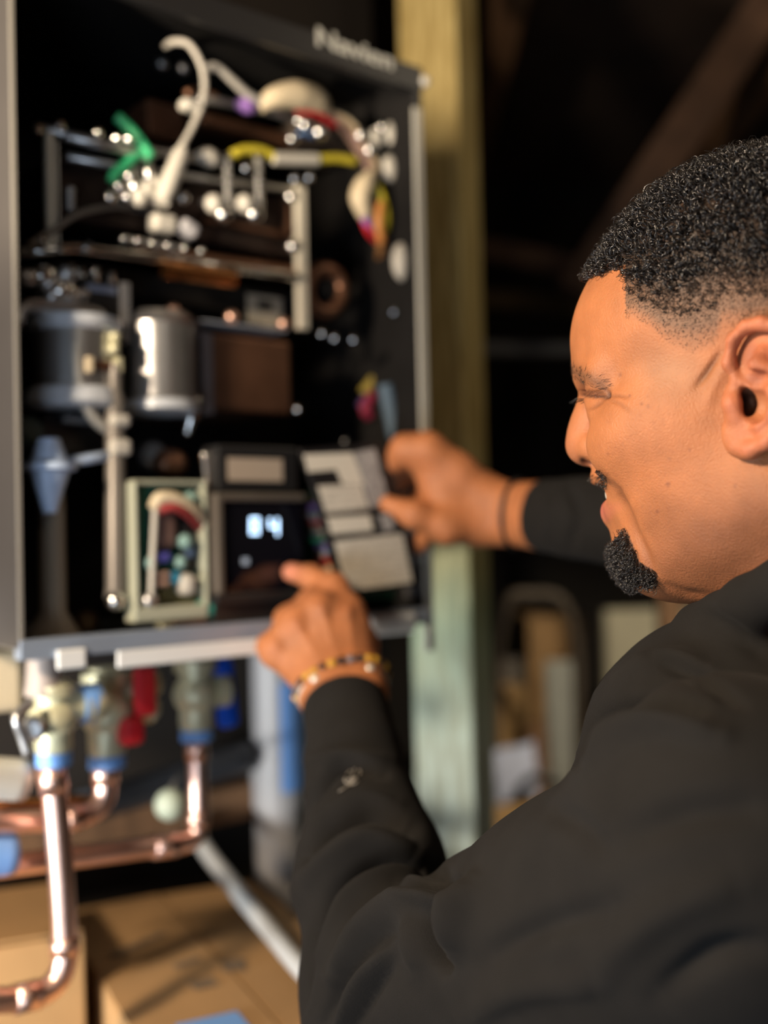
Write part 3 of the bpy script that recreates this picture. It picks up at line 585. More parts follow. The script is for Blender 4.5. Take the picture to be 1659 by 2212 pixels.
m_lab = bpy.data.materials.new('printed_label'); m_lab.use_nodes = True; nt = m_lab.node_tree; b = nt.nodes['Principled BSDF']; b.inputs['Roughness'].default_value = .6
tc = nt.nodes.new('ShaderNodeTexCoord'); wv = nt.nodes.new('ShaderNodeTexWave'); wv.bands_direction = 'Z'; wv.inputs['Scale'].default_value = 62; nt.links.new(tc.outputs['Object'], wv.inputs['Vector'])
n1 = nt.nodes.new('ShaderNodeTexNoise'); n1.inputs['Scale'].default_value = 160; nt.links.new(tc.outputs['Object'], n1.inputs['Vector'])
m1 = nt.nodes.new('ShaderNodeMath'); m1.operation = 'MULTIPLY'; nt.links.new(wv.outputs['Fac'], m1.inputs[0]); nt.links.new(n1.outputs['Fac'], m1.inputs[1])
r1 = nt.nodes.new('ShaderNodeValToRGB'); r1.color_ramp.elements[0].position = .25; r1.color_ramp.elements[1].position = .5
r1.color_ramp.elements[0].color = (.70, .66, .56, 1); r1.color_ramp.elements[1].color = (.42, .39, .34, 1); nt.links.new(m1.outputs[0], r1.inputs[0]); nt.links.new(r1.outputs[0], b.inputs['Base Color'])
m_plain = mat('plain_label', (.70, .66, .56), rough=.6)
m_mott = mat('diagram_print', (.34, .33, .32), rough=.6, var=.5, vscale=140)
for pts, m_, lb in ((((722, 1168), (868, 1152), (890, 1258), (748, 1276)), m_lab, 'large label with lines of print'), (((706, 1118), (798, 1112), (806, 1146), (716, 1154)), m_plain, 'narrow label'),
                (((686, 1050), (780, 1046), (796, 1098), (704, 1108)), m_lab, 'square label'), (((656, 982), (760, 978), (786, 1046), (740, 1046), (726, 1014), (666, 1020)), m_plain, 'bent label strip'),
                (((762, 978), (808, 968), (820, 1010), (840, 1090), (820, 1092), (800, 1096), (786, 1046)), m_mott, 'grey wiring diagram print'), (((812, 1032), (826, 1036), (842, 1094), (826, 1100)), m_plain, 'slim white strip'),
                (((818, 1112), (842, 1108), (852, 1140), (830, 1150)), m_mott, 'small grey print patch')):
    poly_plate('label', m_, [cp(*p) for p in pts], -.0008 if m_ is not m_mott else -.0011, -.0001, cover, lb)
poly_plate('board_edge', mat('teal_board', (.01, .15, .09)), [cp(*p) for p in ((748, 1278), (846, 1264), (848, 1276), (752, 1296))], .007, .010, cover, 'dark teal board edge')
# ------------------------------------------------------------------ valves and copper pipes below
YV = .065
Y1, Y3 = .030, .085
def thing(name, label, cat, px, py, y, group=None):
    o = empty(name, hw_(px, py, y), TH); tag(o, label, cat, group); return o, hp(px, py, y)
def rel(o0, *p): return hp(*p)-o0
def pipe(name, label, pts, r, sleeves=()):
    """copper pipe with socket collars at its joints"""
    o, o0 = thing(name, label, 'pipe', *pts[0]); P = [rel(o0, *p) for p in pts]
    tube('pipe_run', m_cop, o, P, r, 8, 18)
    for (a, b_) in sleeves:
        pa_, pb_ = rel(o0, *a), rel(o0, *b_); tube('solder_socket', m_cop, o, [pa_, (pa_+pb_)/2, pb_], r*1.16, 1, 18)
    return o
R_ = .0105
pipe('copper_pipe', 'longest copper pipe, dropping from the leftmost valve to an elbow at the bottom', [(112, 1652, Y1), (122, 1760, Y1), (133, 1900, Y1), (140, 2020, Y1), (139, 2075, Y1), (120, 2122, Y1), (78, 2150, Y1), (20, 2160, Y1), (-90, 2160, Y1)], R_,
     (((110, 1655, Y1), (117, 1712, Y1)), ((140, 2022, Y1), (140, 2060, Y1)), ((84, 2147, Y1), (30, 2160, Y1))))
pipe('copper_pipe', 'copper pipe turning left just below the middle valve', [(226, 1648, YV), (228, 1690, YV), (222, 1728, YV), (196, 1755, YV), (150, 1768, YV), (60, 1772, YV), (-90, 1776, YV)], R_*.98,
     (((226, 1650, YV), (228, 1692, YV)), ((170, 1764, YV), (140, 1770, YV))))
pipe('copper_pipe', 'copper pipe from the blue handled valve turning left under the other pipes', [(424, 1588, Y3), (427, 1690, Y3), (428, 1768, Y3), (424, 1802, Y3), (400, 1820, Y3), (350, 1826, Y3), (200, 1846, Y3), (30, 1868, Y3), (-90, 1884, Y3)], R_*.95,
     (((424, 1600, Y3), (426, 1640, Y3)), ((427, 1750, Y3), (428, 1785, Y3)), ((380, 1824, Y3), (330, 1829, Y3))))
tag(tube('upper_copper_pipe', mat('orange_copper', (.80, .36, .13), rough=.25, metal=1), None, [hw_(-80, 1742, .11), hw_(100, 1738, .11), hw_(205, 1732, .11)], .0075, 2), 'thin orange copper pipe behind the two left pipes', 'pipe')
def valve(label, px, py0, py1, s, YV=YV, group='brass isolation valves under the heater'):
    o, o0 = thing('isolation_valve', label, 'valve', px, py0, YV, group); zb = rel(o0, px, py1, YV)[2]; h = -zb
    xb = rel(o0, px+ (py1-py0)*.03, py1, YV)[0]
    lathe('valve_body', m_brass, o, (xb, 0, zb), (-xb*.0, 0, 1), [(0, .0135*s), (.006, .0155*s), (h*.30, .0155*s), (h*.36, .0190*s), (h*.50, .0215*s), (h*.62, .0190*s), (h*.70, .0150*s), (h*.78, .0150*s), (h*.80, .0195*s), (h*.94, .0195*s), (h*.96, .014*s), (h, .013*s)], 18)
    lathe('seal_ring', m_lblue, o, (xb, 0, zb-.009), (0, 0, 1), [(0, .0150*s), (.011, .0150*s)], 18, 'blue sealing ring'); return o, o0
v1, o1 = valve('leftmost valve, with a pale nipple on top and a steel lever', 112, 1470, 1630, 1.0, Y1)
lathe('union_nipple', mat('pale_pinkish_metal', (.36, .31, .28), rough=.45, metal=.1), v1, rel(o1, 96, 1500, Y1), (0, 0, 1), [(0, .0165), (.012, .0150), (.036, .0135)], 20, 'pale tapered nipple')
lathe('side_port', m_brass, v1, rel(o1, 135, 1528, Y1), (1, -.05, 0), [(0, .013), (.018, .013), (.018, .0165), (.030, .0165), (.036, .013)], 18)
lathe('seal_ring', m_lblue, v1, rel(o1, 172, 1522, Y1), (1, -.05, 0), [(0, .0165), (.008, .0175), (.016, .0165)], 18, 'bright blue ring on the side port')
tube('lever', m_steel, v1, [rel(o1, 66, 1520, Y1-.02), rel(o1, 36, 1548, Y1-.03), rel(o1, 48, 1590, Y1-.03), rel(o1, 62, 1632, Y1-.03)], .0042, 4, 8, 'steel lever')
lathe('lever_boss', m_steel, v1, rel(o1, 75, 1570, Y1-.012), (-.5, -1, 0), [(-.006, .010), (.010, .010), (.014, .006)], 16)
v2, o2 = valve('middle valve with two red handles', 226, 1442, 1636, 1.1)
lathe('side_branch', m_brass, v2, rel(o2, 240, 1495, YV), (1, -.1, .12), [(0, .011), (.020, .011), (.020, .0145), (.040, .0145), (.046, .010)], 18)
lathe('side_branch', m_brass, v2, rel(o2, 240, 1535, YV), (1, -.1, -.05), [(0, .010), (.022, .010), (.022, .0135), (.038, .0135), (.044, .008)], 18)
hh = rel(o2, 312, 1455, YV-.026); box('handle', m_red, v2, hh[0]-.011, hh[0]+.010, hh[1]-.006, hh[1]+.006, hh[2]-.038, hh[2]+.006, .005, 'dark red lever handle')
hh = rel(o2, 281, 1578, YV-.020); box('handle', m_red, v2, hh[0]-.011, hh[0]+.011, hh[1]-.010, hh[1]+.010, hh[2]-.013, hh[2]+.013, .006, 'red cap handle')
v3, o3 = valve('rightmost valve with a long blue handle', 420, 1418, 1580, 1.05, Y3)
lathe('side_port', m_brass, v3, rel(o3, 430, 1495, Y3), (1, -.2, 0), [(0, .012), (.014, .012), (.016, .017), (.028, .017), (.031, .009)], 18)
hh = rel(o3, 486, 1495, Y3-.006); box('handle', m_blue, v3, hh[0]-.010, hh[0]+.012, -.012, .004, hh[2]-.036, hh[2]+.034, .007, 'blue lever handle', rot=Matrix.Rotation(radians(-6), 3, 'Y'))
tag(tube('insulated_pipe', m_white, None, [hw_(-90, 1678, .05), hw_(0, 1682, .05), hw_(52, 1685, .05)], .0175, 2, 16), 'white wrapped pipe stub at the left edge above the copper pipes', 'pipe')
tag(tube('blue_pipe_clamp', m_lblue, None, [hw_(-40, 1850, YV+.01), hw_(-10, 1846, YV+.01), hw_(26, 1842, YV+.01)], .018, 2, 16), 'light blue clamp round the lowest straight copper pipe at the left edge', 'clamp')
o = box('junction_box', m_cream, None, -.16, .0, 0, .06, -.055, .0, .006); o.location = hw_(52, 1402, .12); o.rotation_euler = (0, 0, TH); tag(o, 'cream plastic junction box under the bottom left corner of the heater', 'junction box')

for x_, y_ in ((100, 588), (150, 582), (204, 588), (240, 590)): ht('small_pin', m_steel, [(x_, y_, .055), (x_+1, y_+38, .055)], .0038, n=1)
ht('left_loop', m_steel, [(40, 700, .05), (48, 672, .05), (80, 656, .05), (200, 672, .05), (222, 690, .05)], .0050, 'bright bent strip over the fan')
hb('drum_side', m_galv, 96, 700, 104, 880, .05, .055, .001)
hb('tank_edge', mat('dull_violet_steel', (.16, .14, .15), rough=.4, metal=.4), 436, 716, 464, 896, .056, .060, .001)
for x_, y_ in ((268, 516), (296, 520), (328, 524), (362, 530), (398, 536), (434, 542)): hball('rivet', m_ss, x_, y_, .052, .0034)
hb('capillary_plate', m_steel, 440, 440, 560, 452, .060, .066, .001); hb('lower_clip', m_grey, 142, 896, 200, 916, .05, .06, .002)
ht('capillary', m_bronze, [(404, 200, .06), (430, 196, .07), (470, 210, .07)], .0035)

hb('top_fitting', m_steel, 318, 2, 338, 24, .10, .12, .002); hb('top_fitting', mat('pinkish_plastic', (.32, .26, .24), rough=.5), 345, 0, 396, 24, .10, .13, .004)
ht('top_fitting', m_steel, [(412, -20, .10), (414, 10, .10), (406, 42, .10)], .0045); hball('screw_head', m_steel, 350, 138, .10, .006); hball('screw_head', m_steel, 396, 148, .10, .006)
# ================================================================== implicit-surface modelling
class Field:
    def __init__(s): s.p = []
    def add(s, kind, c, R, fn, k=0.01, op='u'):
        s.p.append((np.asarray(c, float), float(R), fn, k, op))
    def cone(s, a, b, ra, rb, k=0.01, op='u'):
        a = np.asarray(a, float); b = np.asarray(b, float); ab = b-a; L2 = max(ab@ab, 1e-12)
        def fn(P):
            t = np.clip((P-a)@ab/L2, 0, 1); d = P-a-t[..., None]*ab
            return np.sqrt((d*d).sum(-1))-(ra+(rb-ra)*t)
        s.add('cone', (a+b)/2, sqrt(L2)/2+max(ra, rb), fn, k, op)
    def chain(s, pts, rads, k=0.008, op='u'):
        for i in range(len(pts)-1): s.cone(pts[i], pts[i+1], rads[i], rads[i+1], k, op)
    def ell(s, c, r, Rm=None, k=0.012, op='u'):
        c = np.asarray(c, float); r = np.asarray(r, float); Rm = np.eye(3) if Rm is None else Rm
        def fn(P):
            q = (P-c)@Rm; k0 = np.sqrt(((q/r)**2).sum(-1)); k1 = np.sqrt(((q/(r*r))**2).sum(-1))
            return np.where(k1 > 1e-9, k0*(k0-1)/np.maximum(k1, 1e-9), -r.min())
        s.add('ell', c, r.max(), fn, k, op)
    def plane_cut(s, c, n, R, k=0.004):
        c = np.asarray(c, float); n = np.asarray(n, float); n = n/np.linalg.norm(n)
        s.add('cut', c, R, lambda P: (P-c)@n, k, 'i')
    def ev(s, C, P, brad):
        """C (nb,3) block centres, P (nb,m,3)"""
        out = np.full(P.shape[:2], 0.5)
        for c, R, fn, k, op in s.p:
            m = ((C-c)**2).sum(1) < (R+brad+max(k, .004)+(0.03 if op == 'u' else 0.0))**2
            if not m.any(): continue
            d = fn(P[m]); o = out[m]
            if op == 'u':
                h = np.maximum(k-np.abs(o-d), 0)/k; out[m] = np.minimum(o, d)-h*h*k*0.25
            elif op == 's':
                d = -d; h = np.maximum(k-np.abs(o-d), 0)/k; out[m] = np.maximum(o, d)+h*h*k*0.25
            elif op == 'i':
                h = np.maximum(k-np.abs(o-d), 0)/k; out[m] = np.maximum(o, d)+h*h*k*0.25
        return out
    def mesh(s, h, lo, hi):
        lo = np.asarray(lo, float); hi = np.asarray(hi, float); B = 8; bs = B*h
        nb = np.ceil((hi-lo)/bs).astype(int)
        I = np.stack(np.meshgrid(*[np.arange(n) for n in nb], indexing='ij'), -1).reshape(-1, 3)
        C = lo+(I+0.5)*bs
        keep = np.zeros(len(I), bool)
        for c, R, fn, k, op in s.p: keep |= ((C-c)**2).sum(1) < (R+bs*1.8)**2
        I = I[keep]; C = C[keep]
        f = s.ev(C, C[:, None], bs)[:, 0]; kk = np.abs(f) < bs*1.25; I = I[kk]; C = C[kk]
        g = np.arange(B+1); G = np.stack(np.meshgrid(g, g, g, indexing='ij'), -1).reshape(-1, 3)
        vals = np.empty((len(I), (B+1)**3), np.float32)
        for q in range(0, len(I), 1500):
            P = lo+(I[q:q+1500, None]*B+G[None])*h
            vals[q:q+1500] = s.ev(C[q:q+1500], P, bs*0.9)
        vals = vals.reshape(-1, B+1, B+1, B+1); sg = vals < 0
        cs = [(a, b, c) for a in (0, 1) for b in (0, 1) for c in (0, 1)]
        cnt = sum(sg[:, a:a+B, b:b+B, c:c+B].astype(np.int8) for a, b, c in cs)
        act = (cnt > 0) & (cnt < 8); bi, x, y, z = np.nonzero(act)
        acc = np.zeros((len(bi), 3)); n = np.zeros(len(bi))
        for a in cs:
            for ax in range(3):
                if a[ax]: continue
                b = list(a); b[ax] = 1
                va = vals[bi, x+a[0], y+a[1], z+a[2]]; vb = vals[bi, x+b[0], y+b[1], z+b[2]]
                m = (va < 0) != (vb < 0); t = np.where(m, va/np.where(m, va-vb, 1), 0)
                p = np.array(a, float)[None].repeat(len(bi), 0); p[:, ax] += t
                acc[m] += p[m]; n[m] += 1
        loc = acc/n[:, None]; cell = I[bi]*B+np.stack([x, y, z], 1)
        V = lo+(cell+loc)*h; NY, NZ = nb[1]*B+4, nb[2]*B+4
        key = ((cell[:, 0].astype(np.int64)+1)*NY+cell[:, 1]+1)*NZ+cell[:, 2]+1
        order = np.argsort(key); V = V[order]; cell = cell[order]; key = key[order]; bi2 = bi[order]; x = x[order]; y = y[order]; z = z[order]
        def look(kq):
            i = np.searchsorted(key, kq); i = np.minimum(i, len(key)-1); return i, key[i] == kq
        faces = []
        st = [NY*NZ, NZ, 1]; s0 = vals[bi2, x, y, z] < 0
        for ax in range(3):
            d = [0, 0, 0]; d[ax] = 1; s1 = vals[bi2, x+d[0], y+d[1], z+d[2]] < 0; m = s0 != s1
            u, w = (ax+1) % 3, (ax+2) % 3; k0 = key[m]
            i0 = np.nonzero(m)[0]; i1, o1 = look(k0-st[u]); i2, o2 = look(k0-st[u]-st[w]); i3, o3 = look(k0-st[w])
            ok = o1 & o2 & o3; Fq = np.stack([i0, i1, i2, i3], 1); fl = ~s0[m]
            Fq[fl] = Fq[fl][:, ::-1]; faces.append(Fq[ok][:, ::-1])
        Fq = np.concatenate(faces); a, b, c = V[Fq[:, 0]], V[Fq[:, 1]], V[Fq[:, 2]]
        if np.sum(a*np.cross(b, c)) + np.sum(a*np.cross(c, V[Fq[:, 3]])) < 0: Fq = Fq[:, ::-1].copy()   # outward faces
        return V, Fq
def vnormals(V, Fq):
    n = np.cross(V[Fq[:, 2]]-V[Fq[:, 0]], V[Fq[:, 3]]-V[Fq[:, 1]]); N = np.zeros_like(V)
    for i in range(4): np.add.at(N, Fq[:, i], n)
    return N/(np.linalg.norm(N, axis=1, keepdims=True)+1e-12)
def relax(V, Fq, it=2, w=0.5):
    n = len(V); e = np.concatenate([Fq[:, [0, 1]], Fq[:, [1, 2]], Fq[:, [2, 3]], Fq[:, [3, 0]]])
    a = np.concatenate([e[:, 0], e[:, 1]]); b = np.concatenate([e[:, 1], e[:, 0]]); c = np.bincount(a, minlength=n)
    for _ in range(it):
        S = np.stack([np.bincount(a, V[b, i], n) for i in range(3)], 1); V = V+w*(S/np.maximum(c, 1)[:, None]-V)
    return V
def pdist(x, y, poly):
    """distance in pixels from points to a polyline, and the parameter along it 0..1"""
    best = np.full(len(x), 1e9); par = np.zeros(len(x)); n = len(poly)-1
    for i in range(n):
        ax, ay = poly[i]; bx, by = poly[i+1]; dx, dy = bx-ax, by-ay
        t = np.clip(((x-ax)*dx+(y-ay)*dy)/(dx*dx+dy*dy), 0, 1); d = np.hypot(x-ax-t*dx, y-ay-t*dy)
        m = d < best; best[m] = d[m]; par[m] = (i+t[m])/n
    return best, par
def inpoly(x, y, poly):
    c = np.zeros(len(x), bool); j = len(poly)-1
    for i in range(len(poly)):
        xi, yi = poly[i]; xj, yj = poly[j]
        c ^= ((yi > y) != (yj > y)) & (x < (xj-xi)*(y-yi)/((yj-yi) or 1e-9)+xi); j = i
    return c

def softpoly(x, y, poly, f):
    d, _ = pdist(x, y, poly+[poly[0]]); i = inpoly(x, y, poly); return np.clip(.5+np.where(i, d, -d)/(2*f), 0, 1)
# ------------------------------------------------------------------ head frame
YAW = radians(31)
HF = np.array([-cos(YAW), sin(YAW), 0]); HL = np.array([-sin(YAW), -cos(YAW), 0]); HZ = np.array([0, 0, 1.])
HR = np.stack([HF, HL, HZ], 1)
HO = at(1605, 870, 0.557)-0.074*HL
def H(u, l, v): return HO+HF*u+HL*l+HZ*v
def hloc(px, py, l):
    d = at(px, py, 1)-CAM; t = (l-(CAM-HO)@HL)/(d@HL); return CAM+t*d
B = Field()
def hell(u, l, v, r, k=0.012, op='u', both=False, rot=None):
    for sgn in ((1, -1) if both else (1,)):
        Rm = HR
        if rot is not None:   # yaw about Z of the ellipsoid axes (positive turns its u axis outward)
            a = radians(rot)*sgn; Rm = np.stack([HF*cos(a)+HL*sin(a), -HF*sin(a)+HL*cos(a), HZ], 1)
        B.ell(H(u, l*sgn, v), r, Rm, k, op)
def hcone(a, b, ra, rb, k=0.01, op='u', both=False):
    for sgn in ((1, -1) if both else (1,)):
        B.cone(H(a[0], a[1]*sgn, a[2]), H(b[0], b[1]*sgn, b[2]), ra, rb, k, op)
# neck and a slim trunk hidden by the sweatshirt (all one continuous body)
hcone((-0.020, 0, -0.03), (-0.055, 0, -0.21), 0.056, 0.066, 0.02)
hcone((-0.055, 0, -0.20), (-0.06, 0, -0.30), 0.05, 0.07, 0.03)
# cranium
hell(0.003, 0, 0.055, (0.100, 0.0745, 0.088), 0.01)
hell(0.046, 0, 0.048, (0.0685, 0.062, 0.056), 0.02)
hell(0.040, 0, -0.02, (0.052, 0.058, 0.078), 0.022)
# side of the face, jaw
hell(0.020, 0.040, -0.015, (0.050, 0.028, 0.050), 0.02, both=True)
hcone((-0.012, 0.050, -0.045), (0.066, 0.020, -0.082), 0.021, 0.016, 0.025, both=True)
hcone((0.02, 0.030, -0.068), (0.05, 0.018, -0.080), 0.019, 0.015, 0.02, both=True)
hcone((0.045, 0, -0.073), (-0.02, 0, -0.080), 0.023, 0.036, 0.025)
B.ell(hloc(1402, 1200, 0), (0.0175, 0.021, 0.0165), HR, 0.014)
B.cone(hloc(1362, 1140, 0), hloc(1385, 1185, 0), .0085, .013, .014)
# smiling cheek
hell(0.066, 0.036, -0.014, (0.030, 0.026, 0.024), 0.012, both=True)
hell(0.048, 0.047, -0.004, (0.034, 0.020, 0.024), 0.014, both=True)
# muzzle
B.ell(hloc(1378, 1062, 0), (0.018, 0.028, 0.024), HR, 0.014)
# brow ridge
hcone((0.101, 0.012, 0.029), (0.083, 0.046, 0.024), 0.0090, 0.0095, 0.012, both=True)
# eye socket, lids
hell(0.102, 0.032, 0.0125, (0.014, 0.016, 0.0085), 0.010, 's', both=True)
hell(0.0845, 0.033, 0.0125, (0.0135, 0.0155, 0.0125), 0.006, both=True)
hell(0.083, 0.034, 0.0040, (0.011, 0.017, 0.0055), 0.006, both=True)
# nose
B.chain([hloc(1286, 862, 0), hloc(1281, 900, 0), hloc(1272, 938, 0), hloc(1270, 962, 0)], [.0072, .0086, .0096, .0098], .012)
B.ell(hloc(1272, 966, 0), (.0118, .0120, .0100), HR, .008)
hell(0.098, 0.0135, -0.0135, (0.0120, 0.0065, 0.0085), 0.006, both=True)
hell(0.104, 0.0072, -0.0210, (0.0055, 0.0036, 0.006), 0.003, 's', both=True)
# mouth
UL, LL = hloc(1303, 1033, 0), hloc(1331, 1106, 0)
MC = {1: hloc(1372, 1082, .027)}; q_ = (MC[1]-HO)@HR; MC[-1] = H(q_[0], -q_[1], q_[2])
def mid(a, b_, t, f=0.0): return a*(1-t)+b_*t+HF*f
for sgn in (1, -1): B.chain([MC[sgn]+HZ*.001, mid(UL, MC[sgn], .5, .004), UL], [0.0035, 0.0050, 0.0062], 0.006)
B.ell(hloc(1316, 1071, 0), (0.017, 0.026, 0.0072), HR, 0.003, 's')
for sgn in (1, -1): B.chain([MC[sgn]-HZ*.001, mid(LL, MC[sgn], .5, .004), LL], [0.0035, 0.0062, 0.0074], 0.006)
# ------------------------------------------------------------------ near ear
def E_(px, py, l): return hloc(px, py, l)
EC = hloc(1640, 838, 0.080)
ea = radians(-20); ER = np.stack([HF*cos(ea)+HL*sin(ea), -HF*sin(ea)+HL*cos(ea), HZ], 1)
B.ell(hloc(1648, 830, 0.078), (0.0165, 0.0055, 0.0285), ER, 0.004)
B.ell(hloc(1612, 935, 0.0765), (0.0125, 0.0045, 0.0135), HR, 0.006)
rim = [(1592, 822, .079), (1574, 780, .081), (1585, 735, .083), (1612, 706, .085), (1645, 698, .087), (1682, 708, .088), (1708, 745, .089), (1716, 800, .089), (1708, 860, .088), (1688, 915, .086), (1655, 955, .083), (1620, 972, .0795), (1592, 965, .077)]
B.chain([E_(*q) for q in rim], [.0022, .0030, .0033, .0034, .0034, .0033, .0032, .0032, .0032, .0033, .0036, .004, .004], 0.003)
B.chain([E_(1592, 822, .079), E_(1620, 838, .0800), E_(1648, 850, .0790)], [.0026, .0024, .0018], .003)      # crus
B.ell(E_(1616, 762, .0882), (0.0088, 0.0062, 0.0098), ER, 0.003, 's')                                   # fossa
B.ell(E_(1668, 760, .092), (0.0075, 0.0035, 0.0105), ER, 0.003, 's')
B.chain([E_(1646, 762, .0840), E_(1634, 788, .0870), E_(1655, 800, .0860), E_(1672, 845, .0865), E_(1664, 890, .0850), E_(1640, 918, .083)], [.0026, .0034, .0036, .0036, .0034, .0036], .004)  # antihelix
B.ell(E_(1632, 820, .0870), (0.0080, 0.0058, 0.0046), ER, 0.002, 's')
B.ell(E_(1628, 876, .0850), (0.0075, 0.0095, 0.0088), ER, 0.0025, 's')                                 # concha
B.ell(E_(1611, 870, .0760), (0.0052, 0.0140, 0.0080), HR, 0.002, 's')                                  # canal
B.chain([E_(1580, 846, .0770), E_(1581, 872, .0790), E_(1588, 898, .0785)], [.0035, .0040, .0034], .005)   # tragus
# far ear (plainer: hidden by the head)
B.ell(H(-0.012, -0.079, 0.006), (0.0165, 0.005, 0.029), np.stack([HF*cos(-ea)+HL*sin(-ea), -HF*sin(-ea)+HL*cos(-ea), HZ], 1), 0.004)
B.chain([H(0.002, -.079, .012), H(0.0, -.083, .028), H(-.014, -.086, .036), H(-.028, -.088, .026), H(-.030, -.087, .004), H(-.02, -.083, -.016), H(-.006, -.079, -.024)], [.003]*7, .003)
B.ell(H(-0.008, -0.086, 0.0), (0.008, 0.006, 0.010), HR, 0.003, 's')

# ------------------------------------------------------------------ arms and hands (still the same body)
SH_L = at(1590, 1790, 0.50); EL_L = at(842, 2150, 0.73); WR_L = at(742, 1500, 0.935)
SH_R = at(1850, 1560, 0.80); EL_R = at(1690, 1150, 0.88); WR_R = at(1075, 1108, 1.085)
neck0 = H(-0.06, 0, -0.27)
B.chain([neck0, SH_L, EL_L], [.05, .030, .022], .02); B.chain([EL_L, WR_L+(EL_L-WR_L)*.35, WR_L+(EL_L-WR_L)*.22], [.022, .020, .026], .006)
B.chain([neck0, SH_R, EL_R], [.05, .030, .024], .02); B.chain([EL_R, WR_R+(EL_R-WR_R)*.2], [.024, .023], .02)
def two(a, b, off_a, off_b, ra, rb, k=0.015):
    B.cone(a+off_a, b+off_b, ra, rb, k); B.cone(a-off_a, b-off_b, ra, rb, k)
# near (left) hand: back of the hand towards us, forefinger on the screen
two(WR_L+(EL_L-WR_L)*.20, WR_L, RT*.010, RT*.013, .022, .0215)
two(WR_L, at(742, 1460, .948), RT*.014, RT*.015, .0205, .020)
kn = {'i': (752, 1318, .985), 'm': (694, 1312, .972), 'r': (638, 1345, .966), 'p': (592, 1398, .962)}
wr = {'i': (772, 1470, .958), 'm': (745, 1468, .948), 'r': (716, 1470, .944), 'p': (694, 1476, .945)}
for q in 'imrp':
    B.cone(at(*wr[q]), at(*kn[q]), .0165, .0118 if q != 'p' else .0110, .016)
B.ell(at(690, 1405, .962), (.034, .014, .036), None, .016)
B.ell(at(752, 1400, .972), (.022, .014, .034), None, .016)
B.chain([at(748, 1318, .985), at(722, 1268, 1.006), at(672, 1247, 1.028), at(630, 1236, 1.045)], [.0135, .0120, .0105, .0088], .008)
B.chain([at(692, 1318, .972), at(672, 1306, 1.000), at(672, 1340, 1.026), at(692, 1366, 1.018)], [.0135, .0120, .0095, .0080], .012)
B.chain([at(642, 1350, .966), at(624, 1340, .998), at(632, 1370, 1.020), at(654, 1392, 1.012)], [.0135, .0115, .0090, .0080], .012)
B.chain([at(596, 1400, .962), at(582, 1396, .990), at(592, 1420, 1.006), at(612, 1434, .998)], [.0120, .0100, .0082, .0072], .010)
B.chain([at(748, 1330, .985), at(692, 1330, .975), at(642, 1362, .968), at(598, 1408, .962)], [.0125, .0125, .0120, .0108], .014)
B.chain([at(772, 1462, .965), at(778, 1392, .990), at(768, 1340, 1.016), at(745, 1306, 1.034)], [.016, .0140, .0105, .0088], .012)   # thumb
# far (right) hand, gripping the edge of the held cover
two(WR_R+(EL_R-WR_R)*.2, WR_R, UP*.010, UP*.011, .0235, .0185)
two(WR_R, at(1040, 1098, 1.09), UP*.011, UP*.014, .0180, .0175)
B.cone(at(1035, 1075, 1.09), at(985, 1012, 1.085), .0190, .0135, .016)
B.cone(at(1035, 1095, 1.095), at(958, 1050, 1.105), .0200, .0130, .016)
B.cone(at(1035, 1120, 1.10), at(945, 1092, 1.115), .0190, .0130, .016)
B.cone(at(1030, 1135, 1.10), at(940, 1135, 1.115), .0180, .0120, .016)
B.chain([at(992, 1020, 1.085), at(925, 972, 1.082), at(875, 972, 1.088), at(852, 1000, 1.096)], [.0190, .0165, .0140, .0105], .010)
B.ell(at(1000, 1085, 1.092), (.036, .018, .032), None, .016)
B.cone(at(925, 1000, 1.094), at(965, 1100, 1.086), .0165, .0210, .014)
B.chain([at(958, 1045, 1.105), at(910, 1010, 1.125), at(870, 1030, 1.140), at(838, 1066, 1.145)], [.0140, .0115, .0095, .008], .008)
B.chain([at(945, 1092, 1.115), at(900, 1082, 1.135), at(860, 1096, 1.145), at(835, 1116, 1.145)], [.0120, .0100, .0090, .008], .006)
B.chain([at(940, 1135, 1.115), at(905, 1172, 1.130), at(878, 1186, 1.136), at(856, 1178, 1.138)], [.0115, .0095, .0085, .0075], .006)
B.chain([at(1030, 1130, 1.085), at(965, 1140, 1.072), at(895, 1112, 1.066), at(838, 1088, 1.074)], [.0185, .0145, .0115, .0085], .012)  # thumb on the face of the cover
BV, BF = B.mesh(0.0011, (-0.25, 0.30, 1.05), (0.62, 1.25, 1.80))
BV = relax(BV, BF, 2, 0.5)

# ------------------------------------------------------------------ creases and colour
def mirrored(V):
    q = (V-HO)@HR; q2 = q.copy(); q2[:, 1] = np.abs(q2[:, 1]); return q, HO+q2@HR.T
q, VM = mirrored(BV); px, py, dd = proj(VM); rx, ry, rd = proj(BV)
head = (np.abs(q[:, 0]) < .16) & (q[:, 2] > -.13) & (np.abs(q[:, 1]) < .1)
N_ = vnormals(BV, BF)
disp = np.zeros(len(BV)); colr = np.tile(np.array(SKIN), (len(BV), 1))
def groove(poly, sig, dep, taper=True, sel=None):
    d, t = pdist(px, py, poly); w = np.exp(-(d/sig)**2)*(np.sin(np.clip(t, .02, .98)*pi)**.5 if taper else 1)
    m = head if sel is None else head & sel; disp[m] += (dep*w)[m]; return w*m
face = q[:, 0] > 0.03
crease_shade = np.zeros(len(BV))
crease_shade += .7*groove([(1247, 845), (1275, 848), (1311, 850)], 4.0, -.0011, sel=face)
crease_shade += 1.0*groove([(1250, 853), (1285, 857), (1312, 857)], 3.6, -.0012, sel=face)
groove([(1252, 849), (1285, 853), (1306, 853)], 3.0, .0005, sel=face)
crease_shade += .4*groove([(1306, 838), (1314, 848), (1313, 858)], 4.0, -.0008, sel=face)
crease_shade += .4*groove([(1319, 842), (1313, 858), (1300, 864)], 3.5, -.0009, sel=face)
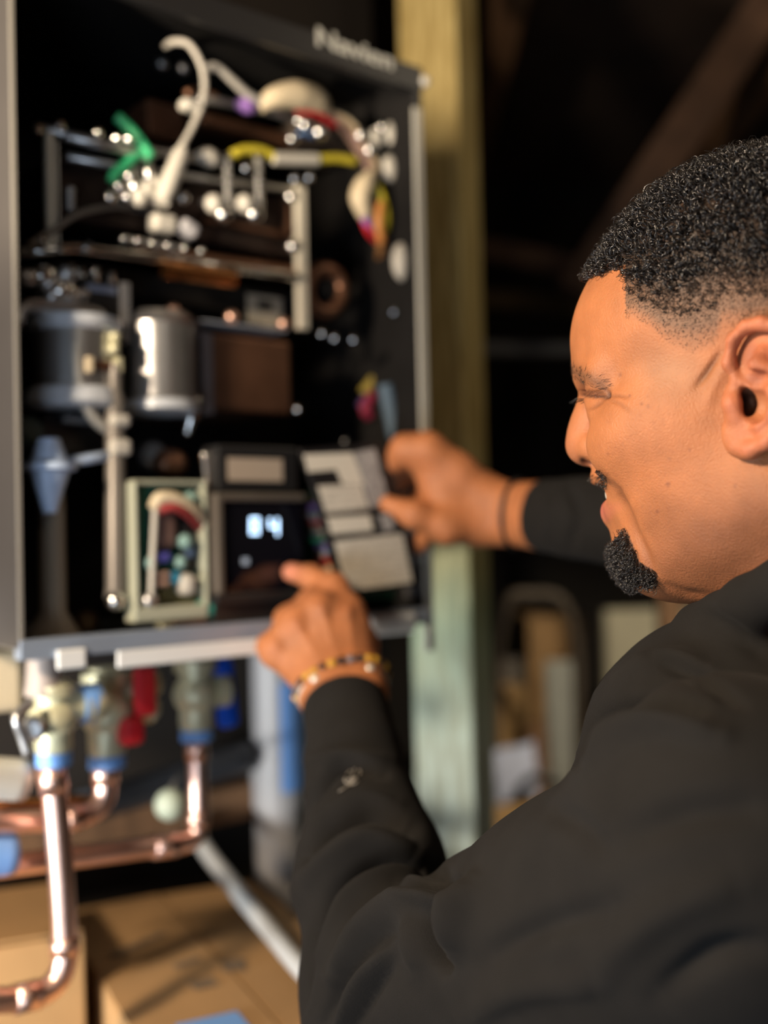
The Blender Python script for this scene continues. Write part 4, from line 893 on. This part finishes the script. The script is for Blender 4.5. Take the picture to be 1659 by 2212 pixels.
crease_shade += .35*groove([(1313, 856), (1335, 855), (1360, 860)], 4.0, -.0008, sel=face)
crease_shade += .35*groove([(1268, 887), (1290, 876), (1305, 866)], 4.0, -.0009, sel=face)
crease_shade += .25*groove([(1315, 862), (1340, 872), (1362, 890)], 5.0, -.0006, sel=face)
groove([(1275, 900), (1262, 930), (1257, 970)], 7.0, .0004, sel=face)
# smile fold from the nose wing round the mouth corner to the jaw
crease_shade += .22*groove([(1300, 1025), (1340, 1060), (1362, 1110), (1375, 1150), (1398, 1200), (1412, 1240)], 9.0, -.0022, sel=face)
groove([(1320, 1020), (1370, 1080), (1395, 1150)], 22.0, .0016, sel=face)
groove([(1330, 1090), (1350, 1140), (1362, 1190)], 9.0, .0012, sel=face)
crease_shade += .5*groove([(1556, 762), (1530, 800), (1502, 838)], 6.5, -.0022)      # crease in front of the ear
groove([(1575, 780), (1545, 830), (1525, 880)], 14.0, .0014)
# jaw shadow line, neck fold
groove([(1430, 1262), (1480, 1282), (1540, 1290)], 10.0, -.0016)
BV = BV+N_*disp[:, None]
# knuckles and tendons of the near hand
def mixc(col, w):
    global colr
    w = np.clip(w, 0, 1)[:, None]; colr = colr*(1-w)+np.array(col)*w
hand = (rd > .90) & (rx < 860) & (ry < 1520) & (ry > 1180)
for a, b in ((kn['m'], wr['m']), (kn['r'], wr['r']), (kn['i'], wr['i'])):
    d, t = pdist(rx, ry, [a[:2], b[:2]]); w = np.exp(-(d/9)**2)*np.clip(1-t*1.1, 0, 1)*hand; BV = BV+N_*(w*.0014)[:, None]
for q_ in 'imrp':
    d = np.hypot(rx-kn[q_][0], ry-kn[q_][1]); w = np.exp(-(d/17)**2)*hand; BV = BV+N_*(w*.0013)[:, None]; mixc((.38, .135, .06), w*.35)
for a, b in (((722, 1292), (722, 1330)), ((664, 1322), (668, 1360)), ((612, 1372), (622, 1400))):
    d, t = pdist(rx, ry, [a, b]); w = np.exp(-(d/12)**2)*hand; BV = BV-N_*(w*.0010)[:, None]; mixc((.30, .11, .05), w*.25)  # soft shade painted into the dips between knuckles
mixc((.55, .21, .14), np.exp(-(np.hypot(rx-622, ry-1232)/26)**2)*(rd > .99)*.8)
mixc((.50, .24, .12), crease_shade*0.0)
mixc((.055, .02, .012), np.clip(crease_shade*1.3, 0, 1)*.9)  # shade of the face creases painted into the skin
# lips
for sgn in (1, -1):
    pass
du = np.abs(q[:, 1])
def near(poly3, r):
    best = np.full(len(BV), 9.)
    for a, b in zip(poly3[:-1], poly3[1:]):
        ab = b-a; t = np.clip((VM-a)@ab/(ab@ab), 0, 1); best = np.minimum(best, np.linalg.norm(VM-a-t[:, None]*ab, axis=1))
    return np.clip(1.6-best/r, 0, 1)
mixc((.50, .12, .11), np.maximum(near([MC[1], mid(LL, MC[1], .5, .0055), LL+HF*.003+HZ*.002], .0068), 0)*head)
mixc((.50, .17, .12), near([MC[1], mid(UL, MC[1], .5, .004)-HZ*.004, UL-HZ*.005+HF*.001], .0030)*head)
mixc((.12, .04, .03), near([hloc(1340, 1071, .012), hloc(1352, 1071, 0)], .0060)*head)
# ears and nose are ruddier
mixc((.47, .15, .075), np.clip((np.abs(q[:, 1])-.076)/.008, 0, 1)*head*(q[:, 0] < .02)*.75)
mixc((.48, .18, .10), near([H(.105, 0, 0), H(.113, 0, -.010)], .012)*head*.5)
# shaved beard plus painted jaw and neck shade, temples, brow and scalp
mixc((.20, .078, .036), softpoly(px, py, [(1420, 1130), (1480, 1110), (1560, 1080), (1800, 1000), (1800, 1330), (1440, 1300), (1405, 1240)], 70)*head*.8)
mixc((.34, .18, .10), np.exp(-(np.hypot((px-1450)/80, (py-800)/60))**2)*head*.55)
def Lline(x): return np.interp(x, [1100, 1240, 1275, 1310, 1350, 1374, 1380, 1420, 1460, 1500, 1560, 1659, 1760, 1900, 2100], [600, 602, 600, 588, 574, 560, 585, 600, 590, 566, 548, 560, 590, 640, 720])
def Mline(x): return np.interp(x, [1100, 1349, 1352, 1400, 1440, 1500, 1545, 1560, 1700, 1740, 1900, 2100], [560, 560, 690, 706, 742, 768, 752, 712, 700, 900, 1060, 1120])
def hairw(x, y, u, v):
    """0 bare skin .. 1 long hair"""
    L = Lline(x); Mm = Mline(x); back = u < -.02
    L = np.where(u < -.11, 1000, L)
    w = np.clip((Mm-y)/np.maximum(Mm-L, 6), 0, 1)
    return np.where(x < 1350, (y < L)*1.0, w)
hw = hairw(px, py, q[:, 0], q[:, 2])*head*(q[:, 2] > -.09)*((du < .079) | (q[:, 2] > .04))
nz = .5+.5*np.sin(px*.9+3*np.sin(py*.31))*np.sin(py*.8+2*np.sin(px*.23))
mixc((.13, .082, .053), np.clip(hw*3.2, 0, 1)*.80)
mixc((.030, .020, .015), np.clip((hw-.42)*2.0+(nz-.5)*.5*(hw > .1), 0, 1)*.95)
d, t = pdist(px, py, [(1234, 800), (1262, 812), (1302, 834)])
bw = np.exp(-(d/14)**2)*head*face; mixc((.13, .065, .036), bw*.72)
gz = inpoly(px, py, [(1320, 1180), (1338, 1160), (1354, 1140), (1366, 1170), (1380, 1212), (1420, 1240), (1418, 1262), (1350, 1268), (1316, 1240)])*head*face
mixc((.05, .032, .024), gz*.85)
mixc((.02, .006, .004), near([hloc(1611, 868, .068), hloc(1609, 880, .071)], .0062)*head*(q[:, 1] > 0)*.95)  # darkness of the ear canal painted into the skin
mixc((.24, .07, .04), np.exp(-(np.hypot((rx-1612)/26, (ry-760)/34))**4)*(rd < .60)*(q[:, 1] > .074)*.55)  # this and the next line paint shade into the ear's hollows
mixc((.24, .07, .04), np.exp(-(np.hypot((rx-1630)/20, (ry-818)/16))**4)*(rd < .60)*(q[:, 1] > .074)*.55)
mixc((.03, .01, .008), np.exp(-(np.hypot((px-1259)/9, (py-994)/8))**2)*head*face*(q[:, 2] < -.012)*.9)  # dark of the nostril opening painted onto the skin
# moles and freckles
for mx_, my_, s_ in ((1340, 810, 3.5), (1443, 1046, 5), (1588, 1050, 3.5), (1490, 972, 3), (1386, 872, 3), (1360, 855, 3), (1400, 878, 3), (1313, 980, 3), (1420, 1105, 4)):
    mixc((.14, .05, .03), np.exp(-(np.hypot(px-mx_, py-my_)/s_)**2)*head*.7)
for _ in range(140):
    mx_, my_ = rng.uniform(1290, 1480), rng.uniform(840, 1240); mixc((.24, .09, .045), np.exp(-(np.hypot(px-mx_, py-my_)/rng.uniform(1.5, 4))**2)*head*rng.uniform(.1, .35))
person = empty('person', (0.30, 0.70, 0.0))
tag(person, 'smiling man in black sweatshirt with curly hair and goatee at the open heater', 'person')
poff = np.array([0.30, 0.70, 0.0])
def pl(V): return np.asarray(V)-poff
bme = np_mesh('body', pl(BV), BF)
ca = bme.color_attributes.new('Col', 'FLOAT_COLOR', 'POINT'); ca.data.foreach_set('color', np.concatenate([colr, np.ones((len(colr), 1))], 1).astype(np.float32).ravel())
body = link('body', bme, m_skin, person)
# ------------------------------------------------------------------ hair
BN = vnormals(BV, BF)
def strands(name, roots, nrm, length, curl, rad, m, segs=10, sides=3, lay=0.5, flow=None, wig=1.0, label=None, turns=None):
    n = len(roots); s = np.linspace(0, 1, segs)[None, :, None]
    rv = rng.normal(size=(n, 3)); tang = rv-nrm*np.sum(rv*nrm, 1, keepdims=True)
    if flow is not None: tang = tang*wig+flow-nrm*np.sum(flow*nrm, 1, keepdims=True)
    tang /= np.linalg.norm(tang, axis=1, keepdims=True)+1e-9; bit = np.cross(nrm, tang)
    ln = length[:, None, None] if np.ndim(length) else length
    base = roots[:, None]+nrm[:, None]*ln*(1-lay)*np.sin(s*pi*.5)+tang[:, None]*ln*lay*s**1.2
    ph = rng.uniform(0, 2*pi, (n, 1, 1)); tr = turns if turns else 1.6
    tr = tr*rng.uniform(.7, 1.3, (n, 1, 1)); c = curl*np.minimum(s*3, 1)*rng.uniform(.6, 1.3, (n, 1, 1))
    base = base+bit[:, None]*c*np.cos(ph+s*2*pi*tr)+(nrm[:, None]*.8+tang[:, None]*.4)*c*np.sin(ph+s*2*pi*tr)
    R = rad*rng.uniform(.7, 1.3, (n, 1))*(1-.65*s[..., 0]**2)*np.ones((n, segs))
    V, Fq = tube_arrays(base, R, sides, cap=False)
    o = link(name, np_mesh(name, pl(V), Fq), m, person, label); o['kind'] = 'stuff'; return o
allp = np.arange(len(BV))
longw = (hw > .80) & head
idx = rng.choice(allp[longw], 7000); fl = HF*.8-HZ*.05
hgt = np.clip((q[idx, 2]-.05)/.07, .0, 1)
strands('curly_hair', BV[idx]-BN[idx]*.001, BN[idx], .006+.013*hgt*rng.uniform(.7, 1.2, len(idx)),   .0026, .00040, m_hair, 14, 3, .55, fl, 1.0, turns=1.7)
midz = (hw > .45) & (hw <= .85) & head; idx = rng.choice(allp[midz], 3600)
m_brown = mat('dark_brown_hair', (.030, .019, .013), rough=.35, spec=.7)
strands('tapered_side_hair', BV[idx], BN[idx],   .0022+.0050*np.clip((hw[idx]-.45)/.4, 0, 1), .0011, .00021, m_brown, 7, 3, .6, HF*.3-HZ*.4, 1.0, turns=1.1)
fd = (hw > .03) & (hw <= .55) & head; pr = hw[fd]+.15; idx = rng.choice(allp[fd], 9000, p=pr/pr.sum())
strands('clipped_fade_hair', BV[idx], BN[idx], .0012+.0018*hw[idx], .0002, .00010, m_stub, 3, 3, .75, HF*.9-HZ*.5, .7, label='clipped brown fade above the ear')
gi = allp[gz.astype(bool)]; idx = rng.choice(gi, 2300)
strands('goatee', BV[idx], BN[idx], rng.uniform(.0045, .0095, len(idx)),   .0013, .00025, m_hair, 12, 3, .5, -HZ*1.0+HF*.1, .6, turns=1.3, label='curly black goatee')
mz = (inpoly(px, py, [(1268, 1020), (1290, 1012), (1306, 1026), (1312, 1052), (1300, 1050), (1280, 1042)]) & head & face & (q[:, 2] < -.028) & (q[:, 2] > -.040))
gi = allp[mz]
if len(gi): idx = rng.choice(gi, 350); strands('moustache', BV[idx], BN[idx], rng.uniform(.003, .006, len(idx)), .0004, .00022, m_hair, 6, 3, .7, -HZ*.7+HL*np.sign(q[idx, 1])[:, None]*.6, .3)
gi = allp[bw > .35]; idx = rng.choice(gi, 330)
strands('eyebrow', BV[idx], BN[idx], rng.uniform(.003, .0055, len(idx)), .0002, .00010, m_stub, 5, 3, .9, -HF*.8+HZ*.15, .15)
lashp = []
for sgn in (1, -1):
    for t in np.linspace(0, 1, 26):
        P0 = hloc(*( (1256+t*50), 859+t*1), .020+.024*t); w0 = (P0-HO)@HR; w0[1] *= sgn; P0 = HO+HR@w0
        P0 = P0+HF*.0035
        out = HF*rng.uniform(.7, 1)+HL*sgn*(t*.8+.1)-HZ*rng.uniform(.6, 1.0); out /= np.linalg.norm(out)
        ln = rng.uniform(.004, .0075)
        lashp.append([P0+out*ln*s+HZ*.0016*s*s for s in np.linspace(0, 1, 5)])
V, Fq = tube_arrays(np.array(lashp), np.tile(np.linspace(.00016, .00006, 5), (len(lashp), 1)), 3, cap=False)
o = link('eyelashes', np_mesh('eyelashes', pl(V), Fq), m_hair, person); o['kind'] = 'stuff'
m_eye = mat('eye_white', (.75, .72, .66), rough=.12)
for sgn in (1, -1): ball('eye', m_eye, person, pl(H(.0795, .033*sgn, .010)), .0115)
m_tooth = mat('tooth_enamel', (.80, .76, .66), rough=.18)
for sx in range(-3, 4):
    a = sx*.0072; c = pl(hloc(1327, 1067, 0)-HF*.0009*sx*sx+HL*a); ball('tooth', m_tooth, person, c, .0046, sc=(.85, .85, 1.25), seg=12)
# forefinger nail
m_nail = mat('fingernail', (.66, .36, .26), rough=.25)

# ------------------------------------------------------------------ sweatshirt
S = Field()
def arm(a, b, ra, rb, k=.02): S.cone(a, b, ra, rb, k)
# chest, far shoulder and back
S.ell(at(1642, 1694, .625), (.104, .10, .101), None, .012)
arm(at(1740, 1560, .64), at(1640, 1660, .62), .050, .080, .02)
arm(at(1662, 1452, .60), at(1790, 1375, .62), .034, .040, .012)
arm(at(1665, 1770, .62), at(1560, 2600, .64), .090, .150, .02)
arm(at(1980, 1730, .70), at(1800, 2500, .70), .13, .16, .04)
arm(H(-.070, 0, -.168), H(-.062, 0, -.215), .071, .082, .012)
arm(H(-.062, 0, -.215), H(-.09, 0, -.42), .082, .125, .02)
arm(H(-.09, 0, -.42), H(-.07, 0, -.85), .125, .165, .03)
arm(H(-.075, .02, -.235), SH_L, .074, .070, .02)
arm(H(-.075, -.02, -.235), SH_R, .074, .072, .02)
# near sleeve
arm(at(1592, 1870, .505), at(1285, 2010, .59), .0790, .0690, .010)
arm(at(1285, 2010, .59), EL_L, .0690, .0560, .02)
cuffe = WR_L+(EL_L-WR_L)*0.035; cuffb = WR_L+(EL_L-WR_L)*0.235
arm(EL_L, EL_L+(cuffb-EL_L)*.45, .0560, .0520, .02)
arm(EL_L+(cuffb-EL_L)*.45, cuffb+(EL_L-cuffb)*.04, .0515, .0400, .02)
arm(cuffb, WR_L+(EL_L-WR_L)*(-.02), .0368, .0362, .006)
nrm = WR_L-EL_L; S.plane_cut(cuffe, -nrm/np.linalg.norm(nrm)*-1, .062, .006)
# far sleeve
arm(at(1850, 1620, .76), EL_R, .080, .050, .02)
arm(EL_R, WR_R+(EL_R-WR_R)*.32, .048, .0375, .012)
cr = WR_R+(EL_R-WR_R)*.175; arm(WR_R+(EL_R-WR_R)*.34, WR_R+(EL_R-WR_R)*.13, .0365, .0330, .006)
n2 = WR_R-EL_R; S.plane_cut(cr, n2, .055, .005)
# neck opening
nk = H(-.045, 0, -.20)
S.cone(H(-0.020, 0, -0.01), H(-.034, 0, -.100), .058, .060, .006, 's')
S.chain([at(1512, 1345, .620), at(1562, 1335, .600), at(1625, 1304, .575), at(1700, 1262, .556), at(1760, 1236, .556), H(-.095, .048, -.112), H(-.116, 0, -.108), H(-.098, -.052, -.116), H(-.040, -.074, -.135), H(.022, -.052, -.158), H(.045, -.01, -.170), at(1512, 1345, .620)], [.009, .012, .013, .013, .013, .013, .013, .013, .012, .011, .010, .009], .012)
SV, SF = S.mesh(0.0026, (-0.30, 0.33, 0.72), (0.80, 1.15, 1.62))
SV = relax(SV, SF, 3, .5)
sx_, sy_, sd_ = proj(SV); SN = vnormals(SV, SF); vis = np.clip(-np.sum(SN*((SV-CAM)/np.linalg.norm(SV-CAM, axis=1, keepdims=True)), 1)*2+.4, 0, 1)
sdp = np.zeros(len(SV))
def fold(poly, sig, dep, side=0.0, cond=True, tp=.5):
    """a crease (negative) or roll (positive) in the cloth along a line"""
    global sdp
    if dep < 0: sig = sig*.78
    P = smooth_path([np.array(p, float) for p in poly], 6); d, t = pdist(sx_, sy_, [tuple(p) for p in P])
    sdp += (dep*1.9 if np.ndim(cond) and cond is arm_m else dep*1.3)*np.exp(-(d/sig)**2)*np.sin(np.clip(t, .03, .97)*pi)**tp*cond
near_ = sd_ < .96
arm_m = near_*(sd_ > .55)
# forearm folds, top to bottom
fold([(650, 1650), (740, 1628), (850, 1640)], 12, 0.0024, cond=arm_m)
fold([(640, 1800), (672, 1722), (735, 1652), (830, 1672)], 15, -0.0095, cond=arm_m)
fold([(650, 1830), (700, 1750), (780, 1712), (860, 1735)], 16, 0.0026, cond=arm_m)
fold([(668, 1850), (720, 1788), (800, 1752), (885, 1790)], 24, -0.0128, cond=arm_m)
fold([(650, 1920), (720, 1850), (800, 1815), (900, 1850)], 26, 0.0075, cond=arm_m)
fold([(690, 2010), (740, 1925), (830, 1872), (945, 1882)], 24, -0.0142, cond=arm_m)
fold([(690, 2060), (760, 1960), (850, 1905), (940, 1905)], 18, 0.0083, cond=arm_m)
fold([(790, 1985), (860, 1935), (950, 1912), (1000, 1925)], 17, -0.0105, cond=arm_m)
fold([(720, 2110), (800, 2010), (900, 1950), (985, 1940)], 20, 0.0083, cond=arm_m)
fold([(640, 2190), (668, 2060), (720, 1960)], 18, -0.0075, cond=arm_m)
fold([(700, 2212), (745, 2110), (800, 2040), (850, 2010)], 15, -0.0058, cond=arm_m)
fold([(720, 2240), (780, 2120), (860, 2040)], 13, 0.0045, cond=arm_m)
fold([(760, 2240), (800, 2150), (845, 2080)], 16, -0.0045, cond=arm_m)
fold([(980, 1905), (945, 1985), (945, 2050), (960, 2090)], 17, -0.0165, cond=arm_m)
fold([(1025, 1900), (1000, 1975), (985, 2060)], 18, 0.0090, cond=arm_m)
fold([(900, 1960), (895, 2030), (900, 2100)], 22, 0.0050, cond=arm_m)
fold([(612, 1900), (606, 2020), (625, 2150)], 24, 0.0060, cond=arm_m)
fold([(1040, 2080), (1160, 2010), (1330, 1960)], 40, -0.0053)
fold([(980, 2212), (1120, 2140), (1300, 2120)], 36, 0.0045)
# shoulder folds
fold([(1248, 1640), (1300, 1560), (1400, 1528), (1500, 1540)], 26, -0.0128)
fold([(1240, 1655), (1330, 1585), (1430, 1560), (1560, 1590)], 26, 0.0075)
fold([(1300, 1500), (1380, 1440), (1460, 1420), (1530, 1450)], 22, 0.0053)
fold([(1420, 1430), (1520, 1465), (1600, 1520)], 20, -0.0053)
fold([(1180, 1740), (1260, 1790), (1300, 1850)], 34, -0.0042)
fold([(1500, 1320), (1580, 1360), (1659, 1420)], 26, -0.0033)
fold([(1330, 1820), (1480, 1760), (1659, 1740)], 50, -0.0045)
fold([(1280, 2100), (1420, 1980), (1600, 1900)], 46, 0.0045)
fold([(1420, 2150), (1540, 2060), (1659, 2040)], 36, -0.0045)
# far sleeve
fr = sd_ > .80
fold([(1170, 1060), (1180, 1110), (1175, 1160)], 14, 0.0030, cond=fr)
fold([(1230, 1050), (1245, 1110), (1235, 1180)], 16, -0.0060, cond=fr)
SV = SV+SN*(sdp*vis)[:, None]
tri = SV[:, 0]*37; wob = .0009*np.sin(SV[:, 0]*61+2*np.sin(SV[:, 2]*43))*np.sin(SV[:, 2]*57+SV[:, 1]*49); SV = SV+SN*wob[:, None]
link('sweatshirt', np_mesh('sweatshirt', pl(SV), SF), m_fleece, person)
# embroidered emblem on the forearm: three prongs on a slanting shaft
from mathutils.bvhtree import BVHTree
sbv = BVHTree.FromPolygons([tuple(v) for v in SV], [tuple(f) for f in SF])
bbv = BVHTree.FromPolygons([tuple(v) for v in BV], [tuple(f) for f in BF])
def hit(px_, py_, tree, off=.0006):
    d = Vector(at(px_, py_, 1)-CAM).normalized(); r = tree.ray_cast(Vector(CAM), d)
    return None if r[0] is None else np.array(r[0]+r[1]*off)
m_thr = mat('silver_thread', (.26, .235, .20), rough=.6)
bmv, bmf, off = [], [], 0
for st in ([(733, 1711), (745, 1704), (757, 1694), (764, 1684)], [(757, 1696), (746, 1690), (745, 1682), (752, 1668), (757, 1664)], [(757, 1692), (761, 1680), (764, 1668), (766, 1660)],
           [(760, 1692), (770, 1682), (778, 1674), (780, 1667), (776, 1662)], [(752, 1698), (768, 1694), (774, 1688)], [(749, 1686), (760, 1682), (770, 1680)]):
    P = [hit(x, y, sbv) for x, y in st]
    if any(p is None for p in P): continue
    Q = smooth_path(P, 4); v, f = tube_arrays(Q[None], np.full((1, len(Q)), .0006), 5); bmv.append(v); bmf.append(f+off); off += len(v)
if bmv: link('embroidered_emblem', np_mesh('embroidered_emblem', pl(np.concatenate(bmv)), np.concatenate(bmf)), m_thr, person, 'small pale embroidered emblem on the sleeve')

# ------------------------------------------------------------------ bracelets on the wrists (things worn, each its own object)
ax = (WR_L-EL_L)/np.linalg.norm(WR_L-EL_L); a1 = RT-ax*(RT@ax); a1 /= np.linalg.norm(a1); a2 = np.cross(ax, a1)
if a2@FW > 0: a2 = -a2          # a2 points towards the camera
m_tiger = mat('golden_tiger_eye', (.50, .27, .03), rough=.2, var=.4, vscale=300); m_bead = mat('dark_brown_bead', (.03, .016, .010), rough=.15); m_pale = mat('smoky_grey_bead', (.16, .13, .13), rough=.12)
def ring_pt(base, th, ra, rb, tilt=0.0):
    return base+a1*ra*cos(th)+a2*rb*sin(th)+ax*tilt*cos(th)
bc = WR_L+ax*.0125
br = empty('beaded_bracelet', bc); tag(br, 'bracelet of round golden and dark brown stone beads on the near wrist', 'bracelet')
nb_ = 30
for i in range(nb_):
    th = 2*pi*i/nb_+.1; p = ring_pt(bc, th, .0395, .0275, .007)-bc
    m_ = [m_bead, m_tiger, m_bead, m_tiger, m_tiger, m_bead, m_pale][i % 7]
    ball('bead', m_, br, p, .0041, seg=12, label={m_tiger: 'golden bead', m_pale: 'smoky grey bead'}.get(m_))
cc = WR_L+ax*.0035
cf = empty('silver_bangle', cc); tag(cf, 'open silver bangle with rounded ends worn below the bead bracelet', 'bracelet')
th0, th1 = radians(52), radians(128)
P = [ring_pt(cc, th1+(2*pi-(th1-th0))*t, .0375, .0260, .004)-cc for t in np.linspace(0, 1, 28)]
m_sil = mat('bright_silver', (.72, .70, .62), rough=.3, metal=.5)
tube('band', m_sil, cf, P, .0026, n=2, sides=8)
for e in (P[0], P[-1]): ball('end_knob', m_sil, cf, e, .0046, seg=12)
axr = (WR_R-EL_R)/np.linalg.norm(WR_R-EL_R); b1 = UP-axr*(UP@axr); b1 /= np.linalg.norm(b1); b2 = np.cross(axr, b1)
wc = WR_R+(EL_R-WR_R)*.085
wb = tube('wristband', m_black, None, [wc+b1*.0335*cos(t)+b2*.0250*sin(t) for t in np.linspace(0, 2*pi, 25)], .0021, n=2, sides=8)
tag(wb, 'thin black wristband on the far wrist above the sleeve cuff', 'wristband')
